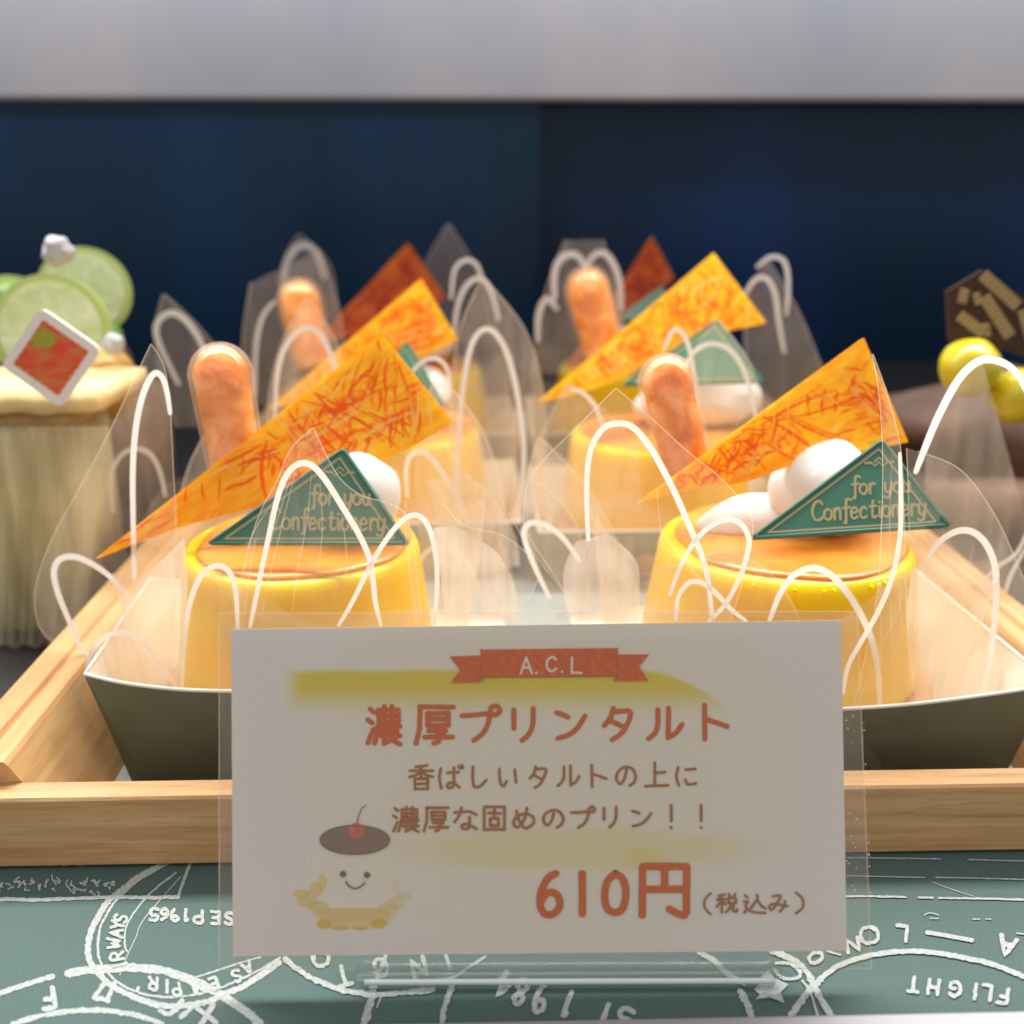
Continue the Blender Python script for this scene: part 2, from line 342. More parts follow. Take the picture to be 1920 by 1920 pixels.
# ------------------------------------------------------------------ printed paper mat
mat_t = thing('printed_paper', (0, 0.16, 0), 'teal green paper sheet printed with white travel stamps, under the price card', 'paper mat')
nx, ny = 60, 30
vs = []; fs = []
for j in range(ny + 1):
    for i in range(nx + 1):
        x = -0.35 + 0.7 * i / nx; y = yb + 0.0006 + (0.245 - yb) * j / ny
        vs.append((x, y, 0.0 + 0.00004 * noise.noise(Vector((x * 30, y * 30, 0)))))
for j in range(ny):
    for i in range(nx):
        a = j * (nx + 1) + i; fs.append((a, a + 1, a + nx + 2, a + nx + 1))
mesh('paper_sheet', vs, fs, M['mat'], mat_t, True)
FONT = {
 'A': [[(0, 0), (.35, 1), (.7, 0)], [(.13, .38), (.57, .38)]], 'I': [[(.1, 0), (.1, 1)]], 'R': [[(0, 0), (0, 1), (.5, .95), (.6, .72), (.45, .5), (0, .48)], [(.25, .48), (.65, 0)]],
 'W': [[(0, 1), (.2, 0), (.42, .75), (.62, 0), (.85, 1)]], 'Y': [[(0, 1), (.32, .5), (.65, 1)], [(.32, .5), (.32, 0)]], 'S': [[(.6, .85), (.35, 1), (.08, .85), (.12, .62), (.5, .42), (.58, .15), (.3, 0), (0, .15)]],
 'E': [[(.55, 1), (0, 1), (0, 0), (.55, 0)], [(0, .5), (.45, .5)]], 'P': [[(0, 0), (0, 1), (.5, .95), (.58, .7), (.45, .5), (0, .48)]], 'M': [[(0, 0), (.05, 1), (.4, .3), (.75, 1), (.8, 0)]],
 '1': [[(.05, .8), (.2, 1), (.2, 0)]], '9': [[(.5, .75), (.28, 1), (.02, .78), (.2, .52), (.5, .7), (.48, .3), (.3, 0)]], '6': [[(.5, .95), (.15, .7), (0, .3), (.25, 0), (.5, .2), (.4, .48), (.05, .38)]],
 '5': [[(.55, 1), (.1, 1), (.05, .58), (.4, .62), (.55, .3), (.35, .02), (0, .1)]], '8': [[(.3, .52), (.05, .75), (.28, 1), (.52, .75), (.3, .52), (0, .25), (.28, 0), (.58, .25), (.3, .52)]],
 '4': [[(.45, 0), (.45, 1), (0, .35), (.62, .35)]], 'F': [[(0, 0), (0, 1), (.55, 1)], [(0, .52), (.42, .52)]], 'L': [[(0, 1), (0, 0), (.5, 0)]], 'O': [[(.3, 1), (.03, .8), (0, .3), (.25, 0), (.55, .1), (.62, .6), (.5, .92), (.3, 1)]],
 'N': [[(0, 0), (0, 1), (.55, 0), (.55, 1)]], 'D': [[(0, 0), (0, 1), (.4, .95), (.6, .55), (.45, .08), (0, 0)]], 'T': [[(0, 1), (.6, 1)], [(.3, 1), (.3, 0)]], 'G': [[(.6, .82), (.35, 1), (.05, .75), (.03, .25), (.3, 0), (.6, .15), (.6, .45), (.35, .45)]],
 'H': [[(0, 0), (0, 1)], [(.55, 0), (.55, 1)], [(0, .5), (.55, .5)]], 'X': [[(0, 0), (.6, 1)], [(0, 1), (.6, 0)]], 'C': [[(.58, .8), (.35, 1), (.05, .75), (.03, .25), (.3, 0), (.58, .18)]],
 'Q': [[(.3, 1), (.03, .8), (0, .3), (.25, 0), (.55, .1), (.62, .6), (.5, .92), (.3, 1)], [(-.1, -.1), (.7, 1.1)]], "'": [[(.1, 1), (.05, .7)]], '.': [[(.05, 0), (.1, .03)]], '-': [[(0, .5), (.9, .5)]]}
K = [0.00008]
def kk():
    K[0] += 1.2e-6; return K[0]
matmap = lambda x, y, k=0.0: PZ(x, y, k)
def Z1(p): return [(x / 3.692, 1400 + y / 3.692) for x, y in p]
def Z2(p): return [(400 + x / 3.692, 1400 + y / 3.692) for x, y in p]
def Z3(p): return [(900 + x / 3.692, 1400 + y / 3.692) for x, y in p]
def Z4(p): return [(1400 + x / 3.692, 1400 + y / 3.692) for x, y in p]
def glyph(mb, ch, cx, cy, w_, h_, ang, wd, fmap, sm=False, taper=None, rough=0.2):
    """stroke letter centred on photo pixel (cx, cy); ang in degrees counter-clockwise on the picture"""
    ca, sa = math.cos(R(ang)), math.sin(R(ang))
    for st in FONT[ch]:
        q = [((x - .3) * w_, (y - .5) * h_) for x, y in st]
        q = [(cx + x * ca - y * sa, cy - (x * sa + y * ca)) for x, y in q]
        if ch in 'SO968RPDGCQ5' and len(q) > 3: q = smooth2(q, 4)
        else:
            qq = []
            for a, b2 in zip(q, q[1:]): qq += [(a[0] + (b2[0] - a[0]) * t / 4, a[1] + (b2[1] - a[1]) * t / 4) for t in range(4)]
            q = qq + [q[-1]]
        ribbon(mb, q, wd, fmap, kk(), rough=rough, taper=taper)
def g(ch, x, y, w_, h_, a, wd, z):
    mb = MB(); p = z([(x, y)])[0]; glyph(mb, ch, p[0], p[1], w_, h_, a, wd * 1.1, matmap, rough=.3); GL.append(mb)
GL = []
def word_done(nm='stamp_word'):
    mb = MB()
    for q in GL: mb.add(q.v, q.f, 0)
    GL.clear(); mb.build(nm, M['chalk'], mat_t)
rings, lets, lines = 'stamp_ring', 'stamp_mark', 'stamp_line'
def ml(nm, pts, wd, z, rough=0.35, n=10):
    mb = MB(); ribbon(mb, smooth2(z(pts), n), wd * 1.12, matmap, kk(), rough=rough); mb.build(nm, M['chalk'], mat_t)
ml(rings, [(1180, 780), (1060, 850), (950, 910), (820, 1010), (740, 1080), (680, 1180), (630, 1280), (608, 1400), (630, 1500), (700, 1590), (780, 1660), (900, 1720), (1000, 1760), (1150, 1795), (1300, 1790), (1450, 1760), (1560, 1710), (1700, 1650), (1930, 1495)], 10, Z1, 0.25)
ml(rings, [(1200, 790), (980, 910), (860, 1010), (790, 1080), (740, 1160), (695, 1250), (678, 1400), (700, 1500), (760, 1580), (830, 1640), (950, 1700), (1100, 1730), (1250, 1730), (1400, 1705), (1550, 1660), (1750, 1570), (1940, 1460)], 4, Z1)
ml(rings, [(1220, 870), (1080, 980), (1000, 1060), (920, 1160), (870, 1260), (865, 1380), (885, 1420)], 3, Z1)
ml(rings, [(1340, 1600), (1500, 1550), (1650, 1500), (1800, 1458)], 3, Z1)
ml(rings, [(1250, 900), (1000, 1190), (940, 1320), (880, 1450), (830, 1580)], 1.6, Z1)
ml(lines, [(-30, 1062), (60, 1055), (250, 1060), (500, 1050), (800, 1040), (1000, 1045), (1230, 1040)], 6, Z1, 0.3)
ml(lines, [(1232, 1040), (1260, 960), (1300, 850), (1330, 780)], 5, Z1)
ml(lines, [(470, 1570), (640, 1545), (900, 1530), (1130, 1550), (1330, 1620), (1500, 1700), (1640, 1790), (1750, 1870), (1850, 1990)], 14, Z1, 0.2)
ml(lines, [(-30, 1720), (150, 1655), (360, 1590)], 9, Z1); ml(lines, [(90, 1922), (250, 1870), (450, 1835), (700, 1825), (900, 1850), (1050, 1890), (1130, 1930)], 9, Z1)
for q in ([(720, 1640), (650, 1740)], [(650, 1740), (745, 1758)], [(745, 1755), (790, 1640)], [(980, 1760), (1090, 1800)], [(1110, 1830), (1180, 1850), (1260, 1760)], [(1255, 1870), (1370, 1770)]): ml(lines, q, 8, Z1, n=5)
rn = random.Random(3)
for i in range(9):
    cx, cy = 20 + i * 92 + rn.uniform(-10, 10), 960 + rn.uniform(-20, 15)
    for j in range(5):
        a = (cx + rn.uniform(-30, 30), cy + rn.uniform(-45, 45)); mq = MB(); ribbon(mq, smooth2(Z1([a, (a[0] + rn.uniform(-20, 20), a[1] + rn.uniform(-20, 20)), (a[0] + rn.uniform(-35, 35), a[1] + rn.choice((-1, 1)) * rn.uniform(5, 45))]), 3), 2.6, matmap, kk(), rough=.3); GL.append(mq)
    word_done('stamp_character')
for i in range(6): ml(lets, [(30 + i * 100, 825), (75 + i * 100, 822)], 1.6, Z1, n=3)
for ch, x in (('S', 1590), ('E', 1490), ('P', 1370), ('1', 1275), ('9', 1205), ('6', 1135), ('5', 1065)): g(ch, x, 1190 - (1590 - x) * 0.06, 26, 22, 178, 6, Z1)
word_done()
for ch, x, y, a in (('S', 835, 1190, 78), ('Y', 815, 1235, 82), ('A', 805, 1295, 85), ('W', 790, 1370, 90), ('R', 810, 1450, 97), ('I', 830, 1495, 105)): g(ch, x, y, 20, 24, a, 5, Z1)
word_done()
for ch, x, y, a in (('A', 1720, 1530, 210), ('S', 1640, 1585, 206), ('E', 1480, 1640, 200), ('M', 1380, 1665, 196), ('P', 1220, 1680, 190), ('I', 1140, 1660, 180), ('R', 1060, 1640, 175), ("'", 940, 1650, 170)): g(ch, x, y, 22, 22, a, 5.5, Z1)
word_done()
g('F', 330, 1745, 40, 36, 190, 9, Z1); word_done(); g('X', 1430, 1860, 50, 34, 190, 9, Z1)
word_done()
ml(lines, [(500, 1470), (640, 1580), (800, 1650), (950, 1695), (1150, 1715), (1330, 1700), (1520, 1680)], 9, Z2); ml(lines, [(1880, 1455), (1750, 1540), (1650, 1600), (1500, 1617)], 5, Z2)
ml(lines, [(1110, 1640), (1090, 1760), (1040, 1930)], 12, Z2); ml(lines, [(1660, 1640), (1600, 1800), (1585, 1915)], 9, Z2); ml(lines, [(1160, 1730), (1135, 1800)], 3, Z2)
for ch, x, y, w_, h_ in (('O', 745, 1470, 44, 26), ('T', 900, 1585, 40, 36), ('Q', 1160, 1530, 36, 32), ('N', 1420, 1530, 42, 36), ('I', 1610, 1490, 20, 30)): g(ch, x, y, w_, h_, 195, 7, Z2)
word_done()
for ch, x, y, w_, h_ in (('4', 170, 1650, 34, 50), ('8', 280, 1700, 34, 48), ('9', 420, 1740, 40, 56), ('1', 590, 1780, 34, 50), ('1', 850, 1850, 40, 40), ('5', 1000, 1870, 44, 34)): g(ch, x, y, w_, h_, 160, 9, Z3)
word_done()
ml(lines, [(1520, 1425), (1620, 1480), (1700, 1560), (1830, 1640)], 9, Z3); ml(lines, [(1800, 1690), (1850, 1780), (1885, 1880)], 11, Z3)
for a in ([(690, 768), (1000, 772), (1340, 777)], [(1530, 780), (1700, 786), (1930, 792)], [(690, 893), (900, 898), (1230, 906)], [(1310, 905), (1600, 910), (1930, 920)]): ml(lines, a, 2.0, Z4)
for a in ([(680, 1034), (900, 1036), (1100, 1041)], [(1190, 1044), (1240, 1044), (1290, 1045)], [(1330, 1047), (1600, 1050), (1930, 1058)]): ml(lines, a, 3.2, Z4)
ml(lines, [(1280, 935), (1400, 980), (1570, 1035)], 0.9, Z4); ml(lines, [(1230, 1165), (1270, 1150), (1330, 1165)], 1.6, Z4); ml(lines, [(1270, 1188), (1330, 1188)], 1.6, Z4, n=3)
ml(lines, [(1565, 1193), (1612, 1193)], 1.8, Z4, n=3); ml(lines, [(1655, 1192), (1690, 1194)], 1.8, Z4, n=3); ml(lines, [(1870, 1290), (1930, 1298)], 2, Z4, n=3)
ml(lines, [(1250, 1285), (1400, 1310), (1560, 1340)], 7, Z4, 0.15)
ml(rings, [(500, 1615), (640, 1515), (850, 1445), (1100, 1415), (1300, 1425), (1500, 1460), (1700, 1505), (1940, 1600)], 8.5, Z4, 0.2)
ml(lines, [(180, 1415), (360, 1500), (440, 1600), (500, 1720), (595, 1875)], 10, Z4); ml(lines, [(520, 1600), (400, 1730), (300, 1880)], 11, Z4); ml(lines, [(385, 1620), (440, 1700), (495, 1870)], 4, Z4)
ml(lines, [(560, 1415), (650, 1440)], 3, Z4, n=3); ml(lines, [(200, 1500), (300, 1500), (370, 1560), (350, 1600), (250, 1600), (190, 1540)], 6, Z4)
for ch, x, y, w_, h_, a, wd in (('A', 1810, 1385, 44, 34, 165, 8), ('L', 1065, 1290, 38, 28, 175, 6.5), ('O', 850, 1305, 52, 30, 178, 6.5), ('N', 730, 1370, 40, 26, 190, 6), ('O', 480, 1460, 40, 18, 205, 6.5)): g(ch, x, y, w_, h_, a, wd, Z4)
word_done()
for ch, x, y in (('F', 1770, 1725), ('L', 1655, 1700), ('I', 1560, 1690), ('G', 1445, 1678), ('H', 1290, 1665), ('T', 1155, 1645)): g(ch, x, y, 32, 27, 172, 6.5, Z4)
word_done()
st = [(50, 1680), (110, 1620), (100, 1590), (150, 1545), (190, 1600), (290, 1645), (235, 1700), (262, 1775), (160, 1735), (60, 1750), (90, 1715)]
k_ = kk(); mesh('stamp_leaf', [matmap(x, y, k_) for x, y in Z4(st)], [tuple(range(len(st)))], M['chalk'], mat_t)

# ------------------------------------------------------------------ wooden tray
tray = thing('wooden_tray', (0, 0.3, 0), 'light oak display tray with a low front rail holding the front puddings', 'tray')
Yf, Yk, zt = 0.1837, 0.1898, 0.0171
mb = MB(); vs = []; nseg = 80
for i in range(nseg + 1):
    x = -0.30 + 0.6 * i / nseg; e = 0.00012 * noise.noise(Vector((x * 120, 0, 0))); e2 = 0.00015 * noise.noise(Vector((x * 60, 5, 0)))
    vs += [(x, Yf, 0.0009), (x, Yf + e, zt - 0.0006), (x, Yf + 0.0005 + e2, zt), (x, Yk, zt), (x, Yk, 0.0009)]
fs = [(i * 5 + j, i * 5 + 5 + j, i * 5 + 6 + j, i * 5 + 1 + j) for i in range(nseg) for j in range(4)]
mb.add(vs, fs); mb.build('front_rail', M['wood'], tray)
xi = -0.0885; xr = 0.1265
def side(xin, sgn, nm):
    mb = MB(); y0, y1, z1 = Yk + 0.0002, 0.60, 0.022
    prof = [(0, 0.001), (0.0125, z1 - .0008), (.0133, z1), (.0172, z1), (.0178, z1 - .0012), (.0190, z1 - .0012), (.0196, z1), (.0258, z1), (.0266, z1 - .001), (.0266, 0.001)]
    vs = [(xin + sgn * a, y, z) for y in (y0, y1) for a, z in prof]; n = len(prof)
    fs = [(j, (j + 1) % n, n + (j + 1) % n, n + j) for j in range(n)] + [tuple(range(n)), tuple(range(2 * n - 1, n - 1, -1))]
    mb.add(vs, fs); mb.build(nm, M['wood_y'], tray)
side(xi, -1, 'side_rail'); side(xr, 1, 'side_rail')
mb = MB(); box(mb, xi + .0002, xr - .0002, Yk + .0004, 0.60, 0.0012, 0.003); mb.build('tray_board', M['trayfloor'], tray)

# ------------------------------------------------------------------ paper boats
def boat(name_label, front, frontY, bl, br, bot, botY, backz, parent=None):
    """card boat: rim polyline along the front in photo pixels, corner points in space"""
    t = thing('paper_tray', (0, 0, 0), name_label, 'paper tray', 'olive paper trays under the puddings')
    rim = [P(x, y, frontY + 0.010 * abs(2 * i / (len(front) * 1.0) - 1) ** 2) for i, (x, y) in enumerate(front)]
    n = len(rim); b0 = P(bot[0][0], bot[0][1], botY); b1 = P(bot[1][0], bot[1][1], botY)
    z0 = 0.0034; b0.z = z0; b1.z = z0
    low = [b0.lerp(b1, i / (n - 1)) for i in range(n)]
    bb0 = Vector((b0.x - 0.003, bl.y - 0.012, z0)); bb1 = Vector((b1.x + 0.003, br.y - 0.012, z0))
    back = [bl.lerp(br, i / 10) - Vector((0, 0, 0.004 * math.sin(math.pi * i / 10))) + Vector((0, 0.010 * math.sin(math.pi * i / 10), 0)) for i in range(11)]
    backl = [bb0.lerp(bb1, i / 10) for i in range(11)]
    loop = rim + [rim[-1].lerp(br, t_ / 6) for t_ in range(1, 6)] + back[::-1] + [bl.lerp(rim[0], t_ / 6) for t_ in range(1, 6)]
    lowl = low + [low[-1].lerp(bb1, t_ / 6) for t_ in range(1, 6)] + backl[::-1] + [bb0.lerp(low[0], t_ / 6) for t_ in range(1, 6)]
    m_ = len(loop); cen = sum(loop, Vector()) / m_
    t.location = Vector((cen.x, cen.y, 0.003)); bpy.context.view_layer.update()
    o1 = MB(); o1.add(loop + lowl, [(i, (i + 1) % m_, m_ + (i + 1) % m_, m_ + i) for i in range(m_)] + [tuple(range(m_, 2 * m_))])
    o1.build('card_wall', M['boat_out'], t, True)
    th = 0.0005
    inn = [p + (Vector((cen.x, cen.y, p.z)) - p).normalized() * th for p in loop]; innl = [p + (Vector((cen.x, cen.y, p.z)) - p).normalized() * th + Vector((0, 0, th)) for p in lowl]
    o2 = MB(); o2.add(inn + innl, [(i, (i + 1) % m_, m_ + (i + 1) % m_, m_ + i) for i in range(m_)] + [tuple(range(m_, 2 * m_))])
    o2.build('inner_lining', M['boat_in'], t, True)
    o3 = MB(); mid = [(a + b_) / 2 for a, b_ in zip(loop, inn)]; tube(o3, mid + [mid[0]], 0.00042, 6); o3.build('rim', M['rim'], t, True)
    return t
fA = smooth2([(157, 1264), (230, 1281), (330, 1293), (430, 1297), (560, 1300), (700, 1296), (850, 1280), (975, 1250)], 4)
boat('olive paper tray under the left front pudding, cream inside', fA, 0.2035, Vector((-0.092, 0.262, 0.034)), Vector((0.004, 0.272, 0.016)), ((246, 1446), (880, 1446)), 0.21, 0.034)
fB = smooth2([(1120, 1285), (1230, 1310), (1350, 1325), (1480, 1332), (1585, 1330), (1700, 1322), (1810, 1309), (1920, 1293), (1975, 1280)], 4)
boat('olive paper tray under the right front pudding, curving up at the right', fB, 0.2005, Vector((0.024, 0.272, 0.016)), Vector((0.1225, 0.272, 0.031)), ((1190, 1446), (1885, 1430)), 0.206, 0.034)

# ------------------------------------------------------------------ puddings
def extrude_poly(mb, pts3, nrm, th, uv=None, mi=0):
    n = len(pts3); a = list(pts3); b_ = [p + nrm * th for p in pts3]
    mb.add(a + b_, [tuple(range(n)), tuple(range(2 * n - 1, n - 1, -1))] + [(i, (i + 1) % n, n + (i + 1) % n, n + i) for i in range(n)], mi, (uv + uv) if uv else None)
LC = {  # lower-case letters for the cake pick, x-height .55
 'f': [[(.42, .95), (.25, 1), (.17, .85), (.17, -.12), (.08, -.2)], [(.0, .55), (.36, .58)]], 'o': [[(.2, .56), (.03, .42), (.03, .15), (.2, 0), (.36, .12), (.38, .42), (.2, .56)]],
 'r': [[(.06, .55), (.08, 0)], [(.08, .4), (.2, .57), (.34, .5)]], 'y': [[(.04, .55), (.08, .12), (.22, .02), (.34, .2)], [(.38, .56), (.34, .0), (.2, -.28), (.02, -.2)]],
 'u': [[(.05, .55), (.07, .12), (.2, .0), (.32, .12), (.36, .55)], [(.36, .55), (.4, .0)]], 'C': [[(.52, .82), (.38, .98), (.12, .85), (.02, .45), (.14, .08), (.36, 0), (.55, .14)]],
 'n': [[(.05, .55), (.07, 0)], [(.07, .4), (.2, .57), (.32, .5), (.36, .0)]], 'e': [[(.04, .28), (.34, .34), (.3, .52), (.16, .56), (.03, .38), (.06, .08), (.2, 0), (.36, .1)]],
 'c': [[(.34, .46), (.2, .56), (.04, .4), (.05, .1), (.2, 0), (.35, .1)]], 't': [[(.18, .85), (.16, .12), (.26, 0), (.38, .08)], [(.03, .56), (.36, .58)]], 'i': [[(.1, .55), (.12, .05), (.2, 0)], [(.09, .74), (.11, .78)]], ' ': []}
ADV = {'i': .24, 'r': .40, 'C': .62, ' ': .42, 'f': .40, 't': .42}
TR = ((1405, 1010), (1655, 822), (1783, 986))
def affine(tri):
    (x0, y0), (x1, y1), (x2, y2) = TR; a, b_, c, d = x1 - x0, x2 - x0, y1 - y0, y2 - y0; det = a * d - b_ * c
    def f(x, y):
        u = ((x - x0) * d - (y - y0) * b_) / det; v = (-(x - x0) * c + (y - y0) * a) / det
        return (tri[0][0] + u * (tri[1][0] - tri[0][0]) + v * (tri[2][0] - tri[0][0]), tri[0][1] + u * (tri[1][1] - tri[0][1]) + v * (tri[2][1] - tri[0][1]))
    return f
def inset(tri, d):
    cx = sum(p[0] for p in tri) / 3; cy_ = sum(p[1] for p in tri) / 3
    s = 1 - d; return [(cx + (x - cx) * s, cy_ + (y - cy_) * s) for x, y in tri]
def round_tri(tri, r=0.035):
    out = []
    for i in range(3):
        p = tri[i]; a = tri[i - 1]; b_ = tri[(i + 1) % 3]
        for t in (0, .25, .5, .75, 1):
            s = (1 - t) ** 2; q = 2 * t * (1 - t); e = t * t
            A = (p[0] + (a[0] - p[0]) * r, p[1] + (a[1] - p[1]) * r); B = (p[0] + (b_[0] - p[0]) * r, p[1] + (b_[1] - p[1]) * r)
            out.append((A[0] * s + p[0] * q + B[0] * e, A[1] * s + p[1] * q + B[1] * e))
    return out
def pick(parent, tri, Ys, text=True, lab=None):
    p = [P(x, y, Y) for (x, y), Y in zip(tri, Ys)]; n = (p[1] - p[0]).cross(p[2] - p[0]).normalized()
    if n.dot(CAM - p[0]) < 0: n = -n
    f = plane_map(p[0], n); A = affine(tri); sc_ = math.dist(tri[0], tri[2]) / 379
    mb = MB(); outl = [f(x, y) for x, y in round_tri(tri)]; extrude_poly(mb, outl, -n, 0.0011)
    o = bevel(mb.build('message_pick', M['green'], parent), 0.0003, 2)
    # raised rim
    mb = MB(); ri = [f(x, y, 0.0001) for x, y in round_tri(inset(tri, 0.03))]; tube(mb, ri + [ri[0]], 0.00045 * sc_, 6); mb.build('raised_rim', M['green'], o, True)
    mb = MB(); kb = [0.0002]
    def rb(pts, wd):
        kb[0] += 2e-6; ribbon(mb, [A(*q) for q in pts], wd * sc_, f, kb[0])
    it = inset(TR, 0.17)
    for i in range(3): rb([it[i], it[(i + 1) % 3]], 3.6)
    if text:
        def word(s, x0, y0, h, ang, sx):
            x = 0
            for ch in s:
                for stt in LC[ch]:
                    q = smooth2([(x0 + (x + a * sx * h) * math.cos(R(ang)) + b_ * h * math.sin(R(ang)) * 0, y0 - b_ * h - (x + a * sx * h) * math.sin(R(ang))) for a, b_ in stt], 5)
                    rb(q, 4.2)
                    rb([(a + 1.4, b_ + 1.0) for a, b_ in q], 2.6)
                x += ADV.get(ch, .48) * sx * h
        word('for you', 1597, 927, 34, 3, 1.05); word('Confectionery', 1522, 976, 37, 3, 0.99)
        rb([(1622, 868), (1634, 868)], 4); rb([(1634, 868), (1640, 874), (1648, 866), (1656, 874), (1664, 866)], 3); rb([(1640, 866), (1648, 858), (1656, 864)], 3); rb([(1664, 867), (1676, 866)], 3.5)
    mb.build('gold_lettering', M['gold'], o)
    return o
def plate(parent, up, lo, Y0, Y1, Y2, dark=False):
    """up: tip -> top corner; lo: tip -> right corner (photo pixels); Y at tip, top, right"""
    tip, top, rt = up[0], up[-1], lo[-1]
    p = [P(*tip, Y0), P(*top, Y1), P(*rt, Y2)]; n = (p[1] - p[0]).cross(p[2] - p[0]).normalized()
    if n.dot(CAM - p[0]) < 0: n = -n
    f = plane_map(p[0], n)
    lo_s = smooth2(lo, 6); up_s = [tip] + [(tip[0] + (top[0] - tip[0]) * i / 12, tip[1] + (top[1] - tip[1]) * i / 12) for i in range(1, 13)]
    out = up_s + lo_s[::-1][:-1]
    mb = MB(); ctr = p[0]; L = (p[1] - p[0]).length
    ex = (p[1] - p[0]).normalized(); ey = n.cross(ex)
    pts = [f(x, y) for x, y in out]; off = random.random() * 5
    uv = [(((q - ctr).dot(ex)) * 22 + off, ((q - ctr).dot(ey)) * 22) for q in pts]
    extrude_poly(mb, pts, -n, 0.0013, uv)
    rg = random.Random(int(tip[0] * 7 + top[1])); xs_ = [q[0] for q in out]; ys_ = [q[1] for q in out]; size = math.dist(tip, top) / 680
    def inside(x, y):
        c = False; j = len(out) - 1
        for i in range(len(out)):
            (xi_, yi_), (xj, yj) = out[i], out[j]
            if (yi_ > y) != (yj > y) and x < (xj - xi_) * (y - yi_) / (yj - yi_) + xi_: c = not c
            j = i
        return c
    ga = math.atan2(top[1] - tip[1], top[0] - tip[0]); kq = 0.00005
    cl = [(rg.uniform(min(xs_), max(xs_)), rg.uniform(min(ys_), max(ys_)), ga + rg.choice((-.55, .15, .35, 1.1, 1.5, -.9))) for _ in range(170)]
    cl = [c for c in cl if inside(c[0], c[1])][:36]
    for ci, (cx_, cy2, a0) in enumerate(cl):
        mi_ = 2 if ci % 3 == 0 else 1; long_ = ci % 4 == 1
        for _ in range(3 if long_ else 9):
            x = cx_ + rg.gauss(0, 34) * size; y = cy2 + rg.gauss(0, 24) * size; a = a0 + rg.gauss(0, .13) + (rg.choice((0, 0, 1.2)) if not long_ else 0)
            l = (rg.uniform(110, 230) if long_ else rg.uniform(22, 75)) * size; b0 = rg.uniform(-.22, .22)
            q = [(x + l * t * math.cos(a + b0 * t * 2), y + l * t * math.sin(a + b0 * t * 2)) for t in [i / 7 - .5 for i in range(8)]]
            q = [z for z in q if inside(*z)]
            if len(q) < 4 or not inside(*q[0]) or not inside(*q[-1]): continue
            wd_ = rg.uniform(1.6, 5.5) * size * (1.5 if long_ and rg.random() < .5 else 1)
            if not all(inside(z[0] + dx, z[1] + dy) for z in (q[0], q[-1]) for dx, dy in ((wd_, 0), (-wd_, 0), (0, wd_), (0, -wd_))): continue
            kq += 2e-6; ribbon(mb, smooth2(q, 3), wd_, f, kq, taper=lambda s_: .35 + .8 * math.sin(math.pi * s_), rough=.3, mi=mi_)
    return mb.build('orange_chocolate_plate', [M['plate_shaded'] if dark else M['plate'], M['red_dye_shaded'] if dark else M['red_dye'], M['yellow_dye'] if not dark else M['red_dye']], parent, False, True)
def pipette(parent, top, bot, r0, r1, Yt, Yb, seam=True):
    a = P(*top, Yt); b_ = P(*bot, Yb); pxm = (a - CAM).dot(MROT @ Vector((0, 0, -1))) / F
    r0, r1 = r0 * pxm, r1 * pxm; ax = (b_ - a); L = ax.length; ax.normalize()
    def body(k, z0=0.0):
        mb = MB(); n = 24; e1 = ax.cross(Vector((0, 1, 0))).normalized(); e2 = ax.cross(e1); vs = []; prof = []
        for i in range(9):
            t = i / 8 * math.pi / 2; prof.append((r0 * k * math.sin(t), r0 * (1 - k * math.cos(t))))
        for i in range(1, 9): t = i / 8; prof.append((k * (r0 + (r1 - r0) * t), r0 + (L - r0) * t))
        prof[0] = (r0 * 0.02, prof[0][1])
        for r, s in prof:
            vs += [a + ax * (s + z0) + (e1 * math.cos(2 * math.pi * j / n) + e2 * math.sin(2 * math.pi * j / n) * 0.8) * r for j in range(n)]
        m_ = len(prof)
        mb.add(vs, [(i * n + j, i * n + (j + 1) % n, (i + 1) * n + (j + 1) % n, (i + 1) * n + j) for i in range(m_ - 1) for j in range(n)] + [tuple(range(n))])
        return mb
    o = body(1.0).build('sauce_pipette', M['shell'], parent, True)
    body(0.86).build('sauce', M['sauce'], o, True)
    if seam:
        mb = MB(); e1 = ax.cross(Vector((0, 1, 0))).normalized(); e2 = ax.cross(e1)
        if e2.y > 0: e2 = -e2
        tube(mb, [a + ax * (r0 * 0.1 + (L - r0) * t) + e2 * (0.8 * (r0 * min(1, math.sqrt(max(0.02, 2 * t * L / r0))) + (r1 - r0) * t) + 0.0002) for t in [i / 14 for i in range(15)]], 0.00016, 5)
        mb.build('seam', M['shell'], o, True)
    return o
def blob(mb, c, r, seed, sx=1, sy=1, sz=1, wob=0.12, n=20):
    vs = []
    for i in range(n + 1):
        th = math.pi * i / n
        for j in range(2 * n):
            ph = math.pi * j / n; d = Vector((math.sin(th) * math.cos(ph), math.sin(th) * math.sin(ph), math.cos(th)))
            rr = r * (1 + wob * noise.noise(d * 1.6 + Vector((seed, 0, 0))))
            vs.append((c[0] + d.x * rr * sx, c[1] + d.y * rr * sy, c[2] + d.z * rr * sz))
    m_ = 2 * n
    mb.add(vs, [(i * m_ + j, i * m_ + (j + 1) % m_, (i + 1) * m_ + (j + 1) % m_, (i + 1) * m_ + j) for i in range(n) for j in range(m_)])
